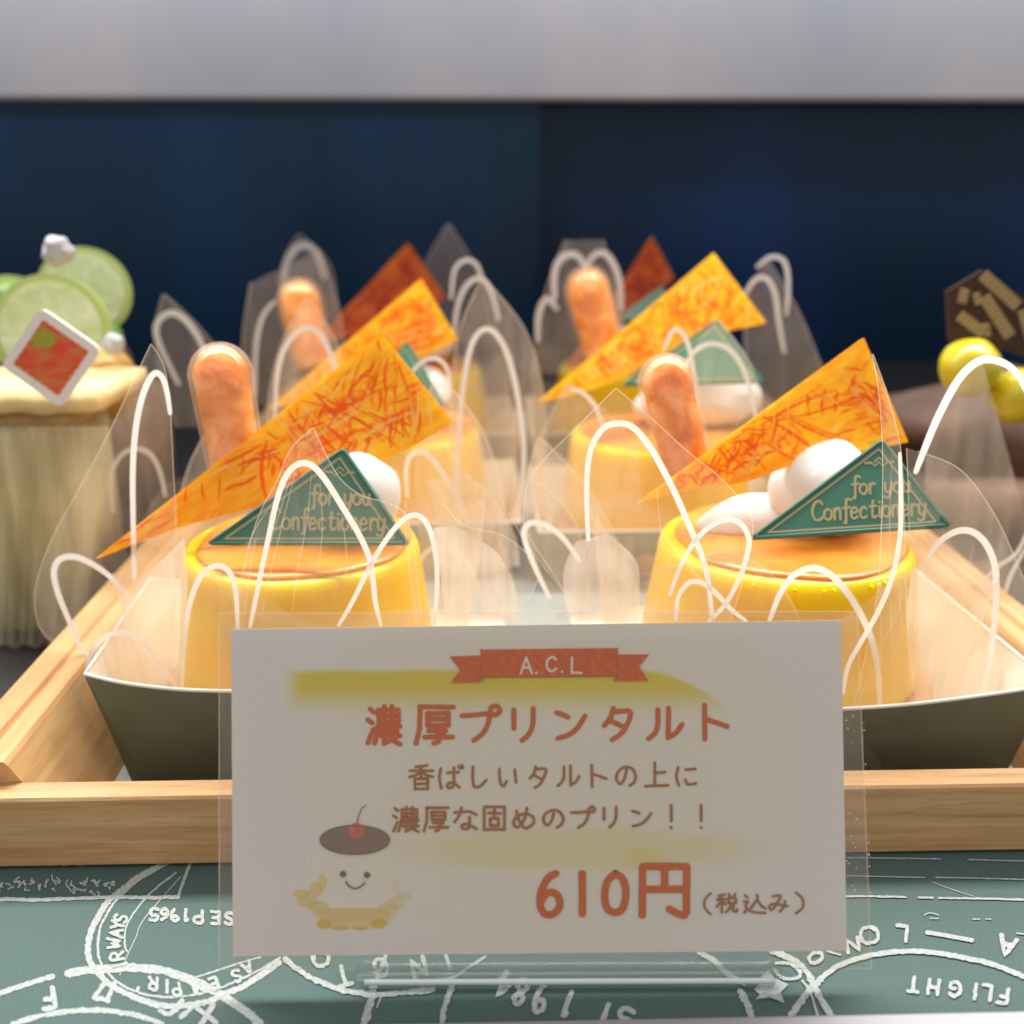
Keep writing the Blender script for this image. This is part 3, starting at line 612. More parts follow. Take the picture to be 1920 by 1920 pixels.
def pudding(label, cx, Yc, Rt, Rb, zc, seed, dome, tall=True):
    X = P(cx, 1050, Yc).x if Yc < 0.3 else P(cx, 800, Yc).x
    t = thing('pudding_tart', (X, Yc, 0.0042), label, 'pudding', 'custard puddings in foil with orange chocolate plates')
    mb = MB(); lathe(mb, (X, Yc), [(Rb * .8, 0.0042), (Rb * 1.02, 0.0052), (Rb * 1.10, 0.012), (Rb * 1.08, 0.0145), (Rb * .9, 0.0150)], 72, 0.05, seed=seed); mb.build('tart_shell', M['tart'], t, True)
    mb = MB(); lathe(mb, (X, Yc), [(Rb * .95, 0.0148), (Rb * .985, 0.019), (Rb * .985 + (Rt - Rb) * .35, 0.030), (Rt * 1.01, zc - .0045), (Rt * .998, zc - .0022), (Rt * .975, zc - .0007), (Rt * .94, zc), (Rt * .5, zc + .0006)], 96, 0.012, seed=seed); mb.build('custard', M['custard'], t, True)
    mb = MB(); lathe(mb, (X + .0012, Yc + .0005), [(Rt * .905, zc - .0006), (Rt * .91, zc + .0004), (Rt * .895, zc + .0009), (Rt * .84, zc + .0011), (Rt * .6, zc + .0014), (Rt * .3, zc + .0015)], 96, 0.05, seed=seed + 3); mb.build('caramel_top', M['caramel'], t, True)
    mb = MB(); n_ = 72; vs = []
    for i in range(9):
        for j in range(n_):
            a = 2 * math.pi * j / n_; k = i / 8; top_ = 0.052 + 0.007 * math.sin(3 * a + seed) + 0.003 * math.sin(7 * a + seed * 2)
            r_ = Rb * (1.16 + 0.20 * k) + 0.0012 * math.sin(5 * a + seed) * k + 0.0010 * noise.noise(Vector((math.cos(a) * 3, math.sin(a) * 3, k * 2 + seed)))
            vs.append((X + r_ * math.cos(a), Yc + r_ * math.sin(a), 0.006 + (top_ - 0.006) * k))
    mb.add(vs, [(i * n_ + j, i * n_ + (j + 1) % n_, (i + 1) * n_ + (j + 1) % n_, (i + 1) * n_ + j) for i in range(8) for j in range(n_)])
    wr_ = thing('foil_collar', (X, Yc, 0.0045), label.replace('yellow pudding tart', 'low clear foil collar around the pudding').replace('blurred pudding tart', 'blurred clear foil collar of the pudding').replace('most distant pudding tart', 'foil collar of the pudding farthest away')[:110].split(',')[0].split(' with its')[0], 'foil collar', 'clear foil collars round the puddings'); mb.build('foil_sheet', M['collar'], wr_, True)
    mb = MB()
    for (px, py, Y, r, sx, sz) in dome:
        c = P(px, py, Y); blob(mb, c, r, seed + px, sx, 1, sz)
    mb.build('whipped_cream', M['cream'], t, True)
    return t, X

# --- front left
A, XA = pudding('yellow pudding tart at the front left, behind the left half of the price card', 568, 0.245, 0.0295, 0.0335, 0.0505, 1, [(668, 925, 0.247, 0.0105, 1.05, 1.0), (560, 965, 0.25, 0.0085, 1.2, .8)])
plate(A, [(180, 1046), (715, 624)], [(180, 1046), (330, 990), (450, 957), (560, 925), (640, 893), (740, 852), (850, 791)], 0.236, 0.262, 0.252)
pick(A, ((386, 1020), (645, 838), (768, 1020)), (0.2265, 0.236, 0.2225))
pipette(A, (404, 642), (452, 930), 61, 52, 0.262, 0.252)
# --- front right
B, XB = pudding('yellow pudding tart at the front right with its green pick fully readable', 1468, 0.245, 0.0320, 0.0365, 0.0500, 5, [(1542, 918, 0.250, 0.0128, 1.1, 1.0), (1455, 980, 0.252, 0.0100, 2.1, .72)])
plate(B, [(1199, 942), (1620, 634)], [(1199, 942), (1300, 918), (1400, 903), (1500, 868), (1600, 850), (1703, 829)], 0.232, 0.262, 0.256)
pick(B, TR, (0.218, 0.227, 0.212))
pipette(B, (1238, 664), (1292, 900), 55, 50, 0.262, 0.252)
mb = MB()
for x, y, r in ((1490, 1108, .0005), (1545, 1110, .0004), (1562, 1109, .0005), (1628, 1099, .0005), (1640, 1095, .0004), (1650, 1092, .0006), (1415, 1098, .0004)):
    a = PZ(x, y, 0.0487); dv = Vector((a.x - XB, a.y - 0.245, 0)); dv = dv.normalized() * 0.0316; blob(mb, (XB + dv.x, .245 + dv.y, 0.0490), r, x, n=6)
mb.build('custard_bubble', M['custard'], B, True)
# --- second row
A2, XA2 = pudding('blurred pudding tart second from the front in the left column', 742, 0.375, 0.031, 0.0345, 0.0485, 9, [(790, 735, 0.37, 0.010, 1.1, .9)])
plate(A2, [(505, 765), (790, 522)], [(505, 765), (600, 745), (700, 705), (780, 675), (858, 636)], 0.35, 0.375, 0.368)
pick(A2, ((640, 760), (764, 640), (835, 760)), (0.345, 0.355, 0.343), False)
pipette(A2, (552, 522), (590, 690), 44, 40, 0.40, 0.39, False)
B2, XB2 = pudding('blurred pudding tart second from the front in the right column', 1235, 0.365, 0.032, 0.0350, 0.0485, 12, [(1345, 745, 0.37, 0.012, 1.3, .9), (1250, 760, 0.37, 0.010, 1.2, .8)])
plate(B2, [(1010, 752), (1338, 474)], [(1010, 752), (1130, 722), (1240, 665), (1320, 630), (1436, 604)], 0.345, 0.375, 0.362)
pick(B2, ((1165, 722), (1345, 598), (1432, 716)), (0.335, 0.345, 0.33), False)
pipette(B2, (1090, 500), (1140, 680), 46, 42, 0.40, 0.39, False)
# --- third row
A3, XA3 = pudding('most distant pudding tart in the left column, mostly hidden', 790, 0.50, 0.030, 0.034, 0.0485, 15, [(800, 640, 0.50, 0.012, 1.1, .9)])
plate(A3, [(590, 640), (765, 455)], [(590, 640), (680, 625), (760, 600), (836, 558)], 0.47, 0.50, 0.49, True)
B3, XB3 = pudding('most distant pudding tart in the right column, mostly hidden', 1160, 0.50, 0.030, 0.034, 0.0485, 18, [(1150, 650, 0.50, 0.012, 1.1, .9)])
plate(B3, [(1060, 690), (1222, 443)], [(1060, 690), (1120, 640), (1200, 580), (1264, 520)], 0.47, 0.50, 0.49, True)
pick(B3, ((1150, 600), (1240, 535), (1290, 600)), (0.465, 0.475, 0.463), False)
for nm, X, Y in (('olive paper tray under the second pudding of the left column', XA2, 0.375), ('olive paper tray under the second pudding of the right column', XB2, 0.365), ('olive paper tray under the farthest pudding of the left column', XA3, 0.50), ('olive paper tray under the farthest pudding of the right column', XB3, 0.50)):
    t = thing('paper_tray', (X, Y, 0.003), nm, 'paper tray', 'olive paper trays under the puddings')
    rect = lambda h, d, z: [Vector((X + sx * h, Y + sy * d, z)) for sx, sy in ((-1, -1), (1, -1), (1, 1), (-1, 1))]
    T_, L_ = rect(0.046, 0.040, 0.024), rect(0.040, 0.034, 0.0034)
    mb = MB(); mb.add(T_ + L_, [(i, (i + 1) % 4, 4 + (i + 1) % 4, 4 + i) for i in range(4)] + [(4, 5, 6, 7)]); mb.build('card_wall', M['boat_out'], t)
    T_, L_ = rect(0.0455, 0.0395, 0.024), rect(0.0395, 0.0335, 0.0039)
    mb = MB(); mb.add(T_ + L_, [(i, (i + 1) % 4, 4 + (i + 1) % 4, 4 + i) for i in range(4)] + [(4, 5, 6, 7)]); mb.build('inner_lining', M['boat_in'], t)
    T_ = rect(0.0458, 0.0398, 0.024); mb = MB(); tube(mb, T_ + [T_[0]], 0.0004, 6); mb.build('rim', M['rim'], t)

# ------------------------------------------------------------------ foil wraps
M['crease_glint'] = film('crease_glint_line', 0.28, edge=0.1, streak=False)  # pale ribbons painting the glare that catches on foil folds
def wrap(label, X, Y, petals, arches, crease_glints=(), name='foil_wrap'):
    t = thing(name, (X, Y, 0.0045), label, 'foil wrap', 'clear foil wraps printed with white arches')
    for left, right, fm, soft in petals:
        L = smooth2(left, 8); Rr = smooth2(right, 8)
        def rs(p, n):
            d = [0]
            for a, b_ in zip(p, p[1:]): d.append(d[-1] + math.dist(a, b_))
            out = []; j = 0
            for i in range(n + 1):
                s = d[-1] * i / n
                while j < len(d) - 2 and d[j + 1] < s: j += 1
                u = (s - d[j]) / max(1e-6, d[j + 1] - d[j]); out.append((p[j][0] + (p[j + 1][0] - p[j][0]) * u, p[j][1] + (p[j + 1][1] - p[j][1]) * u))
            return out
        n, m_ = 30, 12; L = rs(L, n); Rr = rs(Rr, n); vs = []
        for i in range(n + 1):
            for j in range(m_ + 1):
                u = j / m_; x = L[i][0] + (Rr[i][0] - L[i][0]) * u; y = L[i][1] + (Rr[i][1] - L[i][1]) * u
                vs.append(fm(x, y, 0.0006 * math.sin(math.pi * u) + 0.0003 * noise.noise(Vector((x * .02, y * .02, 1)))))
        mb = MB(); mb.add(vs, [(i * (m_ + 1) + j, i * (m_ + 1) + j + 1, (i + 1) * (m_ + 1) + j + 1, (i + 1) * (m_ + 1) + j) for i in range(n) for j in range(m_)], 0)
        ed = 1.6 if not soft else 3
        for e in ((L, Rr) if soft != 2 else ()):
            ribbon(mb, e, ed, fm, 0.0001, cap=False, mi=1)
        mb.build('foil_petal', [M['white_haze'] if soft == 2 else M['film_soft'] if soft else M['film'], M['edge_glint']], t, True)
    for pts in crease_glints:
        mb = MB(); ribbon(mb, smooth2(pts, 6), 2.2, petals[1][2], 0.0012, taper=lambda s: 0.2 + 0.8 * math.sin(math.pi * s), cap=False, rough=.3); mb.build('foil_crease_glint', M['crease_glint'], t)
    for pts, wd, fm in arches:
        mb = MB(); ribbon(mb, smooth2(pts, 8), wd, fm, 0.0009, taper=lambda s: 0.62 + 0.45 * math.sin(math.pi * s) ** .6, cap=True)
        mb.build('printed_arch', M['white'], t)
    return t
aF = ring_map(XA, 0.252, 0.078, 0.040, -1); aB = ring_map(XA, 0.252, 0.078, 0.040, 1); aS = ring_map(XA, 0.252, 0.085, 0.016, -1)
petA = [
 ([(283, 645), (245, 725), (205, 810), (155, 905), (100, 1005), (70, 1085), (65, 1130), (75, 1180), (110, 1212), (157, 1250)],
  [(283, 645), (300, 670), (312, 705), (320, 780), (325, 880), (330, 980), (325, 1060), (300, 1150), (280, 1220), (262, 1275)], aS, False),
 ([(588, 802), (545, 842), (520, 900), (488, 960), (465, 1030), (450, 1100), (440, 1180), (432, 1290)],
  [(588, 802), (610, 850), (640, 900), (680, 930), (725, 942), (760, 965), (778, 1040), (790, 1160)], aF, False),
 ([(760, 938), (760, 985), (765, 1050), (772, 1110), (780, 1165)], [(830, 942), (870, 985), (950, 1008), (1010, 1075), (962, 1165)], aF, False),
 ([(345, 1065), (330, 1110), (300, 1160), (262, 1210), (240, 1280)], [(480, 1010), (470, 1060), (462, 1120), (450, 1200), (440, 1295)], aF, False),
 ([(700, 850), (690, 900), (690, 1000), (690, 1100), (690, 1165)], [(830, 830), (880, 900), (930, 1000), (960, 1080), (965, 1165)], aB, True),
 ([(392, 800), (352, 880), (330, 980), (322, 1080)], [(394, 800), (470, 870), (500, 960), (520, 1060)], aB, True),
 ([(820, 700), (790, 780), (780, 900), (790, 1040), (800, 1165)], [(822, 700), (900, 800), (940, 920), (950, 1050), (930, 1165)], aB, True),
 ([(262, 1090), (222, 1160), (190, 1215), (172, 1262)], [(345, 1010), (352, 1090), (345, 1190), (335, 1288)], aF, 2),
 ([(812, 990), (822, 1050), (830, 1110), (835, 1165)], [(850, 985), (930, 1035), (965, 1100), (972, 1165)], aF, 2),
 ([(800, 900), (815, 960), (822, 1020), (830, 1090)], [(880, 890), (930, 940), (965, 1000), (975, 1060)], aB, 2),
]
arA = [
 ([(252, 1085), (250, 1000), (249, 880), (255, 800), (268, 740), (287, 702), (303, 706), (313, 735), (319, 775)], 11, aS),
 ([(163, 1240), (130, 1165), (108, 1110), (101, 1072), (112, 1049), (138, 1044), (170, 1056), (205, 1080), (238, 1114)], 11, aS),
 ([(162, 1262), (172, 1222), (200, 1193), (235, 1187), (268, 1205), (300, 1248), (335, 1292)], 10, aF),
 ([(341, 1290), (344, 1215), (355, 1135), (377, 1080), (407, 1061), (431, 1074), (442, 1110), (446, 1180)], 10, aF),
 ([(469, 1175), (487, 1085), (503, 1010), (520, 935), (538, 890), (560, 870), (583, 872), (608, 897), (642, 950), (672, 1000), (692, 1045), (699, 1085), (704, 1130), (714, 1172)], 11, aF),
 ([(635, 1172), (660, 1130), (692, 1066), (720, 1018), (750, 980), (775, 966), (796, 976), (811, 1010), (819, 1060), (819, 1115), (814, 1170)], 9.5, aF),
 ([(764, 932), (761, 885), (768, 857), (785, 847), (805, 856), (830, 888), (858, 935), (880, 980)], 9, aB),
 ([(783, 1065), (800, 1035), (830, 1024), (862, 1036), (885, 1072), (898, 1118), (906, 1168)], 9, aB),
 ([(212, 960), (208, 900), (222, 860), (250, 842), (280, 850), (300, 885), (310, 930)], 8, ring_map(XA, 0.30, 0.085, 0.03, 1)),
]
wrap('clear foil wrap with white arches around the front left pudding', XA, 0.245, petA, arA, [[(566, 835), (535, 960), (500, 1100), (490, 1165)], [(585, 880), (575, 980), (556, 1080), (545, 1165)], [(600, 900), (604, 1000), (590, 1100)], [(520, 930), (470, 1010), (455, 1100)], [(640, 960), (650, 1040), (645, 1100)], [(560, 850), (512, 1000), (498, 1060)]])
bF = ring_map(XB, 0.248, 0.080, 0.040, -1); bB = ring_map(XB, 0.252, 0.080, 0.040, 1); bS = ring_map(XB, 0.252, 0.090, 0.018, -1)
petB = [
 ([(1155, 728), (1100, 782), (1060, 822), (1020, 862), (990, 905), (985, 990), (1040, 1080), (1090, 1165)],
  [(1155, 728), (1230, 792), (1290, 847), (1352, 897), (1398, 950), (1412, 990), (1395, 1080), (1370, 1165)], bF, False),
 ([(1060, 1110), (1100, 1120), (1130, 1130), (1160, 1150)], [(1270, 1062), (1360, 1035), (1450, 1080), (1500, 1160)], bF, False),
 ([(1635, 664), (1648, 740), (1655, 860), (1652, 1000), (1640, 1150), (1600, 1325)],
  [(1637, 664), (1664, 740), (1690, 850), (1695, 1000), (1700, 1150), (1710, 1318)], ring_map(XB, 0.236, 0.080, 0.040, -1), False),
 ([(1700, 840), (1704, 950), (1706, 1050), (1710, 1180), (1720, 1318)],
  [(1720, 846), (1800, 880), (1862, 960), (1905, 1050), (1935, 1130)], bF, False),
 ([(952, 960), (975, 1000), (1010, 1050), (1050, 1100), (1080, 1130)], [(1010, 905), (1060, 950), (1090, 1010), (1100, 1080), (1110, 1130)], bS, False),
 ([(1735, 850), (1750, 800), (1790, 720), (1840, 670)], [(1735, 1150), (1800, 1180), (1880, 1200), (1990, 1210)], bB, True),
 ([(1010, 820), (985, 920), (1000, 1040), (1050, 1165)], [(1012, 820), (1090, 900), (1150, 1000), (1220, 1165)], bB, True),
 ([(1105, 1010), (1090, 1060), (1085, 1110), (1088, 1165)], [(1240, 1000), (1290, 1060), (1330, 1110), (1340, 1165)], bF, False),
 ([(1080, 1015), (1058, 1065), (1058, 1120), (1070, 1165)], [(1140, 1000), (1192, 1050), (1200, 1110), (1198, 1165)], bF, 2),
 ([(1712, 1060), (1700, 1140), (1705, 1230), (1715, 1320)], [(1750, 1082), (1800, 1150), (1860, 1220), (1900, 1290)], bF, 2),
]
arB = [
 ([(1103, 1012), (1100, 920), (1106, 850), (1128, 806), (1157, 794), (1186, 801), (1215, 833), (1243, 880), (1268, 930), (1292, 985), (1315, 1040), (1328, 1090), (1335, 1160)], 11.5, bF),
 ([(1256, 1115), (1276, 1062), (1305, 1012), (1338, 983), (1369, 974), (1392, 985), (1404, 1010), (1402, 1035), (1388, 1080), (1362, 1130), (1330, 1165)], 9.5, bF),
 ([(1267, 1162), (1272, 1120), (1290, 1094), (1313, 1092), (1340, 1110), (1370, 1142), (1400, 1165)], 9, bF),
 ([(1443, 1163), (1462, 1115), (1487, 1080), (1523, 1065), (1558, 1078), (1590, 1113), (1618, 1160), (1636, 1205), (1646, 1255), (1650, 1326)], 12, bF),
 ([(1687, 850), (1689, 930), (1687, 1010), (1672, 1085), (1645, 1150), (1612, 1208), (1590, 1250), (1581, 1300)], 9, ring_map(XB, 0.238, 0.080, 0.040, -1)),
 ([(1742, 1042), (1762, 1015), (1795, 996), (1825, 998), (1850, 1022), (1866, 1065), (1867, 1130), (1860, 1210), (1843, 1304)], 12, bF),
 ([(1748, 1040), (1722, 1085), (1708, 1140), (1708, 1200), (1718, 1260), (1730, 1318)], 7, bB),
 ([(1717, 885), (1735, 838), (1762, 775), (1800, 708), (1838, 676), (1875, 678), (1905, 698), (1925, 735)], 14, ring_map(XB + .02, 0.252, 0.095, 0.030, -1)),
 ([(1825, 1118), (1865, 1068), (1905, 1038), (1925, 1000)], 7, bB), ([(1878, 1135), (1895, 1080), (1922, 1030)], 7, bB),
 ([(1086, 1050), (1055, 1008), (1025, 986), (998, 980), (983, 993), (987, 1022), (1005, 1068), (1030, 1120)], 10, ring_map(XB, 0.27, 0.090, 0.018, -1)),
 ([(1700, 1310), (1780, 1270), (1860, 1235), (1930, 1215)], 5, bB),
]
wrap('clear foil wrap with white arches around the front right pudding', XB, 0.245, petB, arB, [[(1672, 850), (1668, 1000), (1670, 1160), (1676, 1322)], [(1690, 870), (1698, 1010), (1702, 1160), (1706, 1318)], [(1655, 930), (1650, 1060), (1652, 1200), (1655, 1324)], [(1684, 900), (1686, 1050), (1690, 1200)], [(1825, 1020), (1812, 1090), (1798, 1180), (1780, 1290)], [(1870, 1060), (1848, 1180), (1838, 1290)], [(1130, 900), (1120, 1000), (1128, 1100)], [(1230, 900), (1240, 1000), (1262, 1080)], [(1690, 1130), (1640, 1240), (1600, 1322)]])
a2 = ring_map(XA2 - .01, 0.37, 0.075, 0.045, -1); a2b = ring_map(XA2, 0.37, 0.085, 0.05, 1)
petA2 = [([(575, 560), (530, 640), (505, 740), (500, 860)], [(577, 560), (630, 640), (650, 740), (655, 860)], a2, True),
 ([(905, 520), (862, 620), (845, 760), (850, 900), (870, 1000)], [(907, 520), (985, 620), (1018, 740), (1020, 880), (985, 1010)], a2, True),
 ([(306, 552), (290, 620), (300, 700), (330, 800)], [(308, 552), (370, 610), (420, 680), (450, 800)], ring_map(XA2 - .06, 0.36, 0.09, 0.03, 1), True),
 ([(470, 530), (455, 640), (460, 760)], [(600, 470), (640, 600), (650, 760)], a2b, True)]
arA2 = [([(515, 790), (519, 710), (535, 650), (570, 615), (602, 630), (625, 680), (640, 740)], 9.4, a2),
 ([(858, 985), (857, 890), (862, 790), (872, 700), (887, 640), (910, 617), (935, 632), (958, 685), (975, 770), (982, 850), (975, 950), (962, 1010)], 9.4, a2),
 ([(478, 740), (480, 650), (492, 595), (515, 565)], 7.9, a2b),
 ([(850, 640), (858, 575), (875, 535), (900, 522), (920, 545), (935, 600)], 8.6, a2b),
 ([(846, 560), (852, 508), (872, 488), (893, 495), (905, 525)], 7.2, a2b),
 ([(335, 720), (305, 660), (292, 620), (302, 596), (325, 587), (352, 605), (380, 650), (392, 720), (400, 780)], 10.8, ring_map(XA2 - .06, 0.36, 0.09, 0.03, 1)),
 ([(770, 700), (790, 680), (815, 672), (838, 690), (845, 740)], 7.2, a2)]
wrap('blurred foil wrap with tall white arches around the second pudding of the left column', XA2, 0.375, petA2, arA2)
b2 = ring_map(XB2, 0.36, 0.085, 0.045, -1); b2b = ring_map(XB2, 0.36, 0.085, 0.05, 1)
petB2 = [([(1345, 600), (1290, 680), (1280, 780), (1290, 880)], [(1347, 600), (1405, 680), (1430, 780), (1440, 880)], b2, True),
 ([(1440, 490), (1400, 560), (1400, 700), (1420, 820)], [(1442, 490), (1500, 590), (1550, 720), (1570, 850)], b2b, True),
 ([(1065, 720), (1010, 830), (990, 960)], [(1067, 720), (1180, 820), (1200, 960)], b2, True)]
arB2 = [([(1280, 700), (1298, 663), (1330, 645), (1362, 652), (1388, 680), (1405, 725), (1418, 785)], 8.6, b2),
 ([(1245, 655), (1258, 625), (1272, 618), (1288, 640), (1300, 690), (1310, 760)], 7.2, b2),
 ([(1398, 550), (1415, 525), (1437, 522), (1453, 550), (1460, 600), (1470, 660)], 9.4, b2b),
 ([(1420, 500), (1445, 482), (1470, 490), (1478, 530), (1475, 590)], 8.6, b2b),
 ([(1070, 730), (1090, 735), (1115, 760), (1130, 800)], 7.2, b2),
 ([(1360, 740), (1350, 850), (1345, 900)], 6.5, b2b)]
wrap('blurred foil wrap with white arches around the second pudding of the right column', XB2, 0.365, petB2, arB2)
a3 = ring_map(XA3, 0.49, 0.12, 0.05, 1); b3 = ring_map(XB3, 0.49, 0.10, 0.05, -1)
wrap('faint foil wrap around the farthest pudding of the left column', XA3, 0.50,
 [([(560, 440), (530, 500), (540, 600)], [(562, 440), (620, 500), (630, 600)], a3, True), ([(840, 420), (790, 520), (800, 640)], [(842, 420), (900, 520), (930, 640)], a3, True)],
 [([(530, 560), (535, 500), (560, 462), (590, 470), (608, 520)], 12, a3)])
wrap('faint foil wrap around the farthest pudding of the right column', XB3, 0.50,
 [([(1060, 450), (1020, 560), (1000, 700)], [(1130, 450), (1160, 560), (1150, 700)], b3, True)],
 [([(1040, 560), (1040, 510), (1055, 482), (1080, 478), (1098, 500)], 12, b3), ([(1098, 500), (1118, 476), (1140, 480), (1160, 520), (1165, 580)], 11, b3), ([(1008, 640), (1010, 590), (1025, 560), (1045, 580)], 10, b3)])

# ------------------------------------------------------------------ price card
cp = P(960, 1477, 0.160); cn = Vector((0, -math.cos(R(20.5)), math.sin(R(20.5)))).normalized()
cn = Matrix.Rotation(R(-0.6), 3, 'Z') @ cn
CM = plane_map(cp, cn)
card = thing('price_card', CM(1010, 1792), 'laminated cream price card with brown Japanese lettering reading 610 yen, standing in front', 'price card')
# card paper material: soft yellow printed washes, uv = photo pixel / 1000
m, nt, b, o = new('printed_card_paper')
uvn = N(nt, 'ShaderNodeUVMap'); sx = N(nt, 'ShaderNodeSeparateXYZ'); nt.links.new(uvn.outputs[0], sx.inputs[0]); U, V = sx.outputs[0], sx.outputs[1]
wob = noise_tex(nt, 9, 3, 0.6, vec=uvn.outputs[0]); grain = noise_tex(nt, 260, 2, 0.6, vec=uvn.outputs[0])
def ell(cx, cy_, rx, ry, soft, pw=2.0, amt=1.0, wb=0.35):
    a = math_(nt, 'POWER', math_(nt, 'ABSOLUTE', math_(nt, 'DIVIDE', math_(nt, 'SUBTRACT', U, cx / 1000), rx / 1000)), pw)
    c = math_(nt, 'POWER', math_(nt, 'ABSOLUTE', math_(nt, 'DIVIDE', math_(nt, 'SUBTRACT', V, cy_ / 1000), ry / 1000)), pw)
    d = math_(nt, 'ADD', math_(nt, 'ADD', a, c), math_(nt, 'MULTIPLY', math_(nt, 'SUBTRACT', wob, 0.5), wb))
    r = N(nt, 'ShaderNodeMapRange'); r.interpolation_type = 'SMOOTHSTEP'; nt.links.new(d, r.inputs[0])
    r.inputs[1].default_value = 1 + soft; r.inputs[2].default_value = 1 - soft; r.inputs[3].default_value = 0; r.inputs[4].default_value = amt; return r.outputs[0]
def sstep(v, a, c):
    r = N(nt, 'ShaderNodeMapRange'); r.interpolation_type = 'SMOOTHSTEP'; nt.links.new(v, r.inputs[0])
    r.inputs[1].default_value = a; r.inputs[2].default_value = c; return r.outputs[0]
col = ramp(nt, grain, [(0.3, (0.70, 0.66, 0.62)), (0.7, (0.76, 0.72, 0.68))])
yel = (0.66, 0.54, 0.04, 1)
fade = math_(nt, 'SUBTRACT', 1.0, sstep(V, 1.282, 1.352))
vt = math_(nt, 'SUBTRACT', V, math_(nt, 'MULTIPLY', math_(nt, 'POWER', math_(nt, 'DIVIDE', math_(nt, 'MAXIMUM', math_(nt, 'SUBTRACT', U, 1.19), 0.0), 0.175), 2.0), 0.075))
vt = math_(nt, 'MULTIPLY_ADD', math_(nt, 'SUBTRACT', wob, 0.5), 0.012, vt)
band = math_(nt, 'MULTIPLY', math_(nt, 'MULTIPLY', sstep(vt, 1.250, 1.264), sstep(math_(nt, 'MULTIPLY_ADD', wob, .03, U), 0.535, 0.580)), math_(nt, 'SUBTRACT', 1.0, sstep(U, 1.362, 1.380)))
band = math_(nt, 'MULTIPLY', math_(nt, 'MULTIPLY', band, fade), 0.95)
col = mixc(nt, ell(1030, 1430, 420, 330, 0.7, 2, 0.22), col, (0.72, 0.64, 0.30, 1))
col = mixc(nt, ell(1090, 1592, 320, 38, 0.8, 2, 0.42, 1.2), col, (0.66, 0.56, 0.12, 1))
col = mixc(nt, ell(1205, 1612, 34, 22, 0.9, 2, 0.45, 0.6), col, (0.66, 0.56, 0.08, 1))
col = mixc(nt, ell(660, 1640, 85, 70, 0.35, 2, 0.30, 0.2), col, (0.80, 0.72, 0.52, 1))
def cup(inner=True):
    return None
tcol = (0.66, 0.50, 0.13, 1)
for (cx, cy_, rx, ry, am, pw) in ((605, 1655, 8, 16, .6, 2), (592, 1668, 13, 15, .7, 2), (566, 1676, 16, 8, .75, 2), (578, 1690, 20, 12, .7, 2), (598, 1702, 20, 12, .7, 2), (742, 1662, 7, 14, .3, 2), (757, 1680, 14, 8, .4, 2), (743, 1694, 18, 12, .45, 2), (728, 1704, 18, 12, .5, 2), (664, 1722, 66, 20, .65, 4), (664, 1716, 78, 12, .4, 3)):
    col = mixc(nt, ell(cx, cy_, rx, ry, 0.3, pw, am, 0.9), col, tcol)
for (cx, cy_, rx, ry) in ((608, 1733, 14, 9), (710, 1732, 15, 9), (638, 1741, 15, 4), (676, 1741, 15, 4)):
    col = mixc(nt, ell(cx, cy_, rx, ry, 0.3, 2, .8, 0.5), col, (0.66, 0.42, 0.05, 1))
col = mixc(nt, band, col, yel)
nt.links.new(col, b.inputs['Base Color']); b.inputs['Roughness'].default_value = 0.6
M['card'] = m
quad = [(433, 1180), (1577, 1163), (1588, 1782), (437, 1793)]
gx, gy = 40, 20; vs = []; uv = []
for j in range(gy + 1):
    for i in range(gx + 1):
        u, v = i / gx, j / gy
        x = (quad[0][0] * (1 - u) + quad[1][0] * u) * (1 - v) + (quad[3][0] * (1 - u) + quad[2][0] * u) * v
        y = (quad[0][1] * (1 - u) + quad[1][1] * u) * (1 - v) + (quad[3][1] * (1 - u) + quad[2][1] * u) * v
        if i in (0, gx): x += 0.8 * noise.noise(Vector((y * .15, i, 0)))
        vs.append(CM(x, y)); uv.append((x / 1000, y / 1000))
fs = [(j * (gx + 1) + i, j * (gx + 1) + i + 1, (j + 1) * (gx + 1) + i + 1, (j + 1) * (gx + 1) + i) for j in range(gy) for i in range(gx)]
o = mesh('card_paper', vs, fs, M['card'], card, False, uv)
md = o.modifiers.new('thickness', 'SOLIDIFY'); md.thickness = 0.0003; md.offset = -1
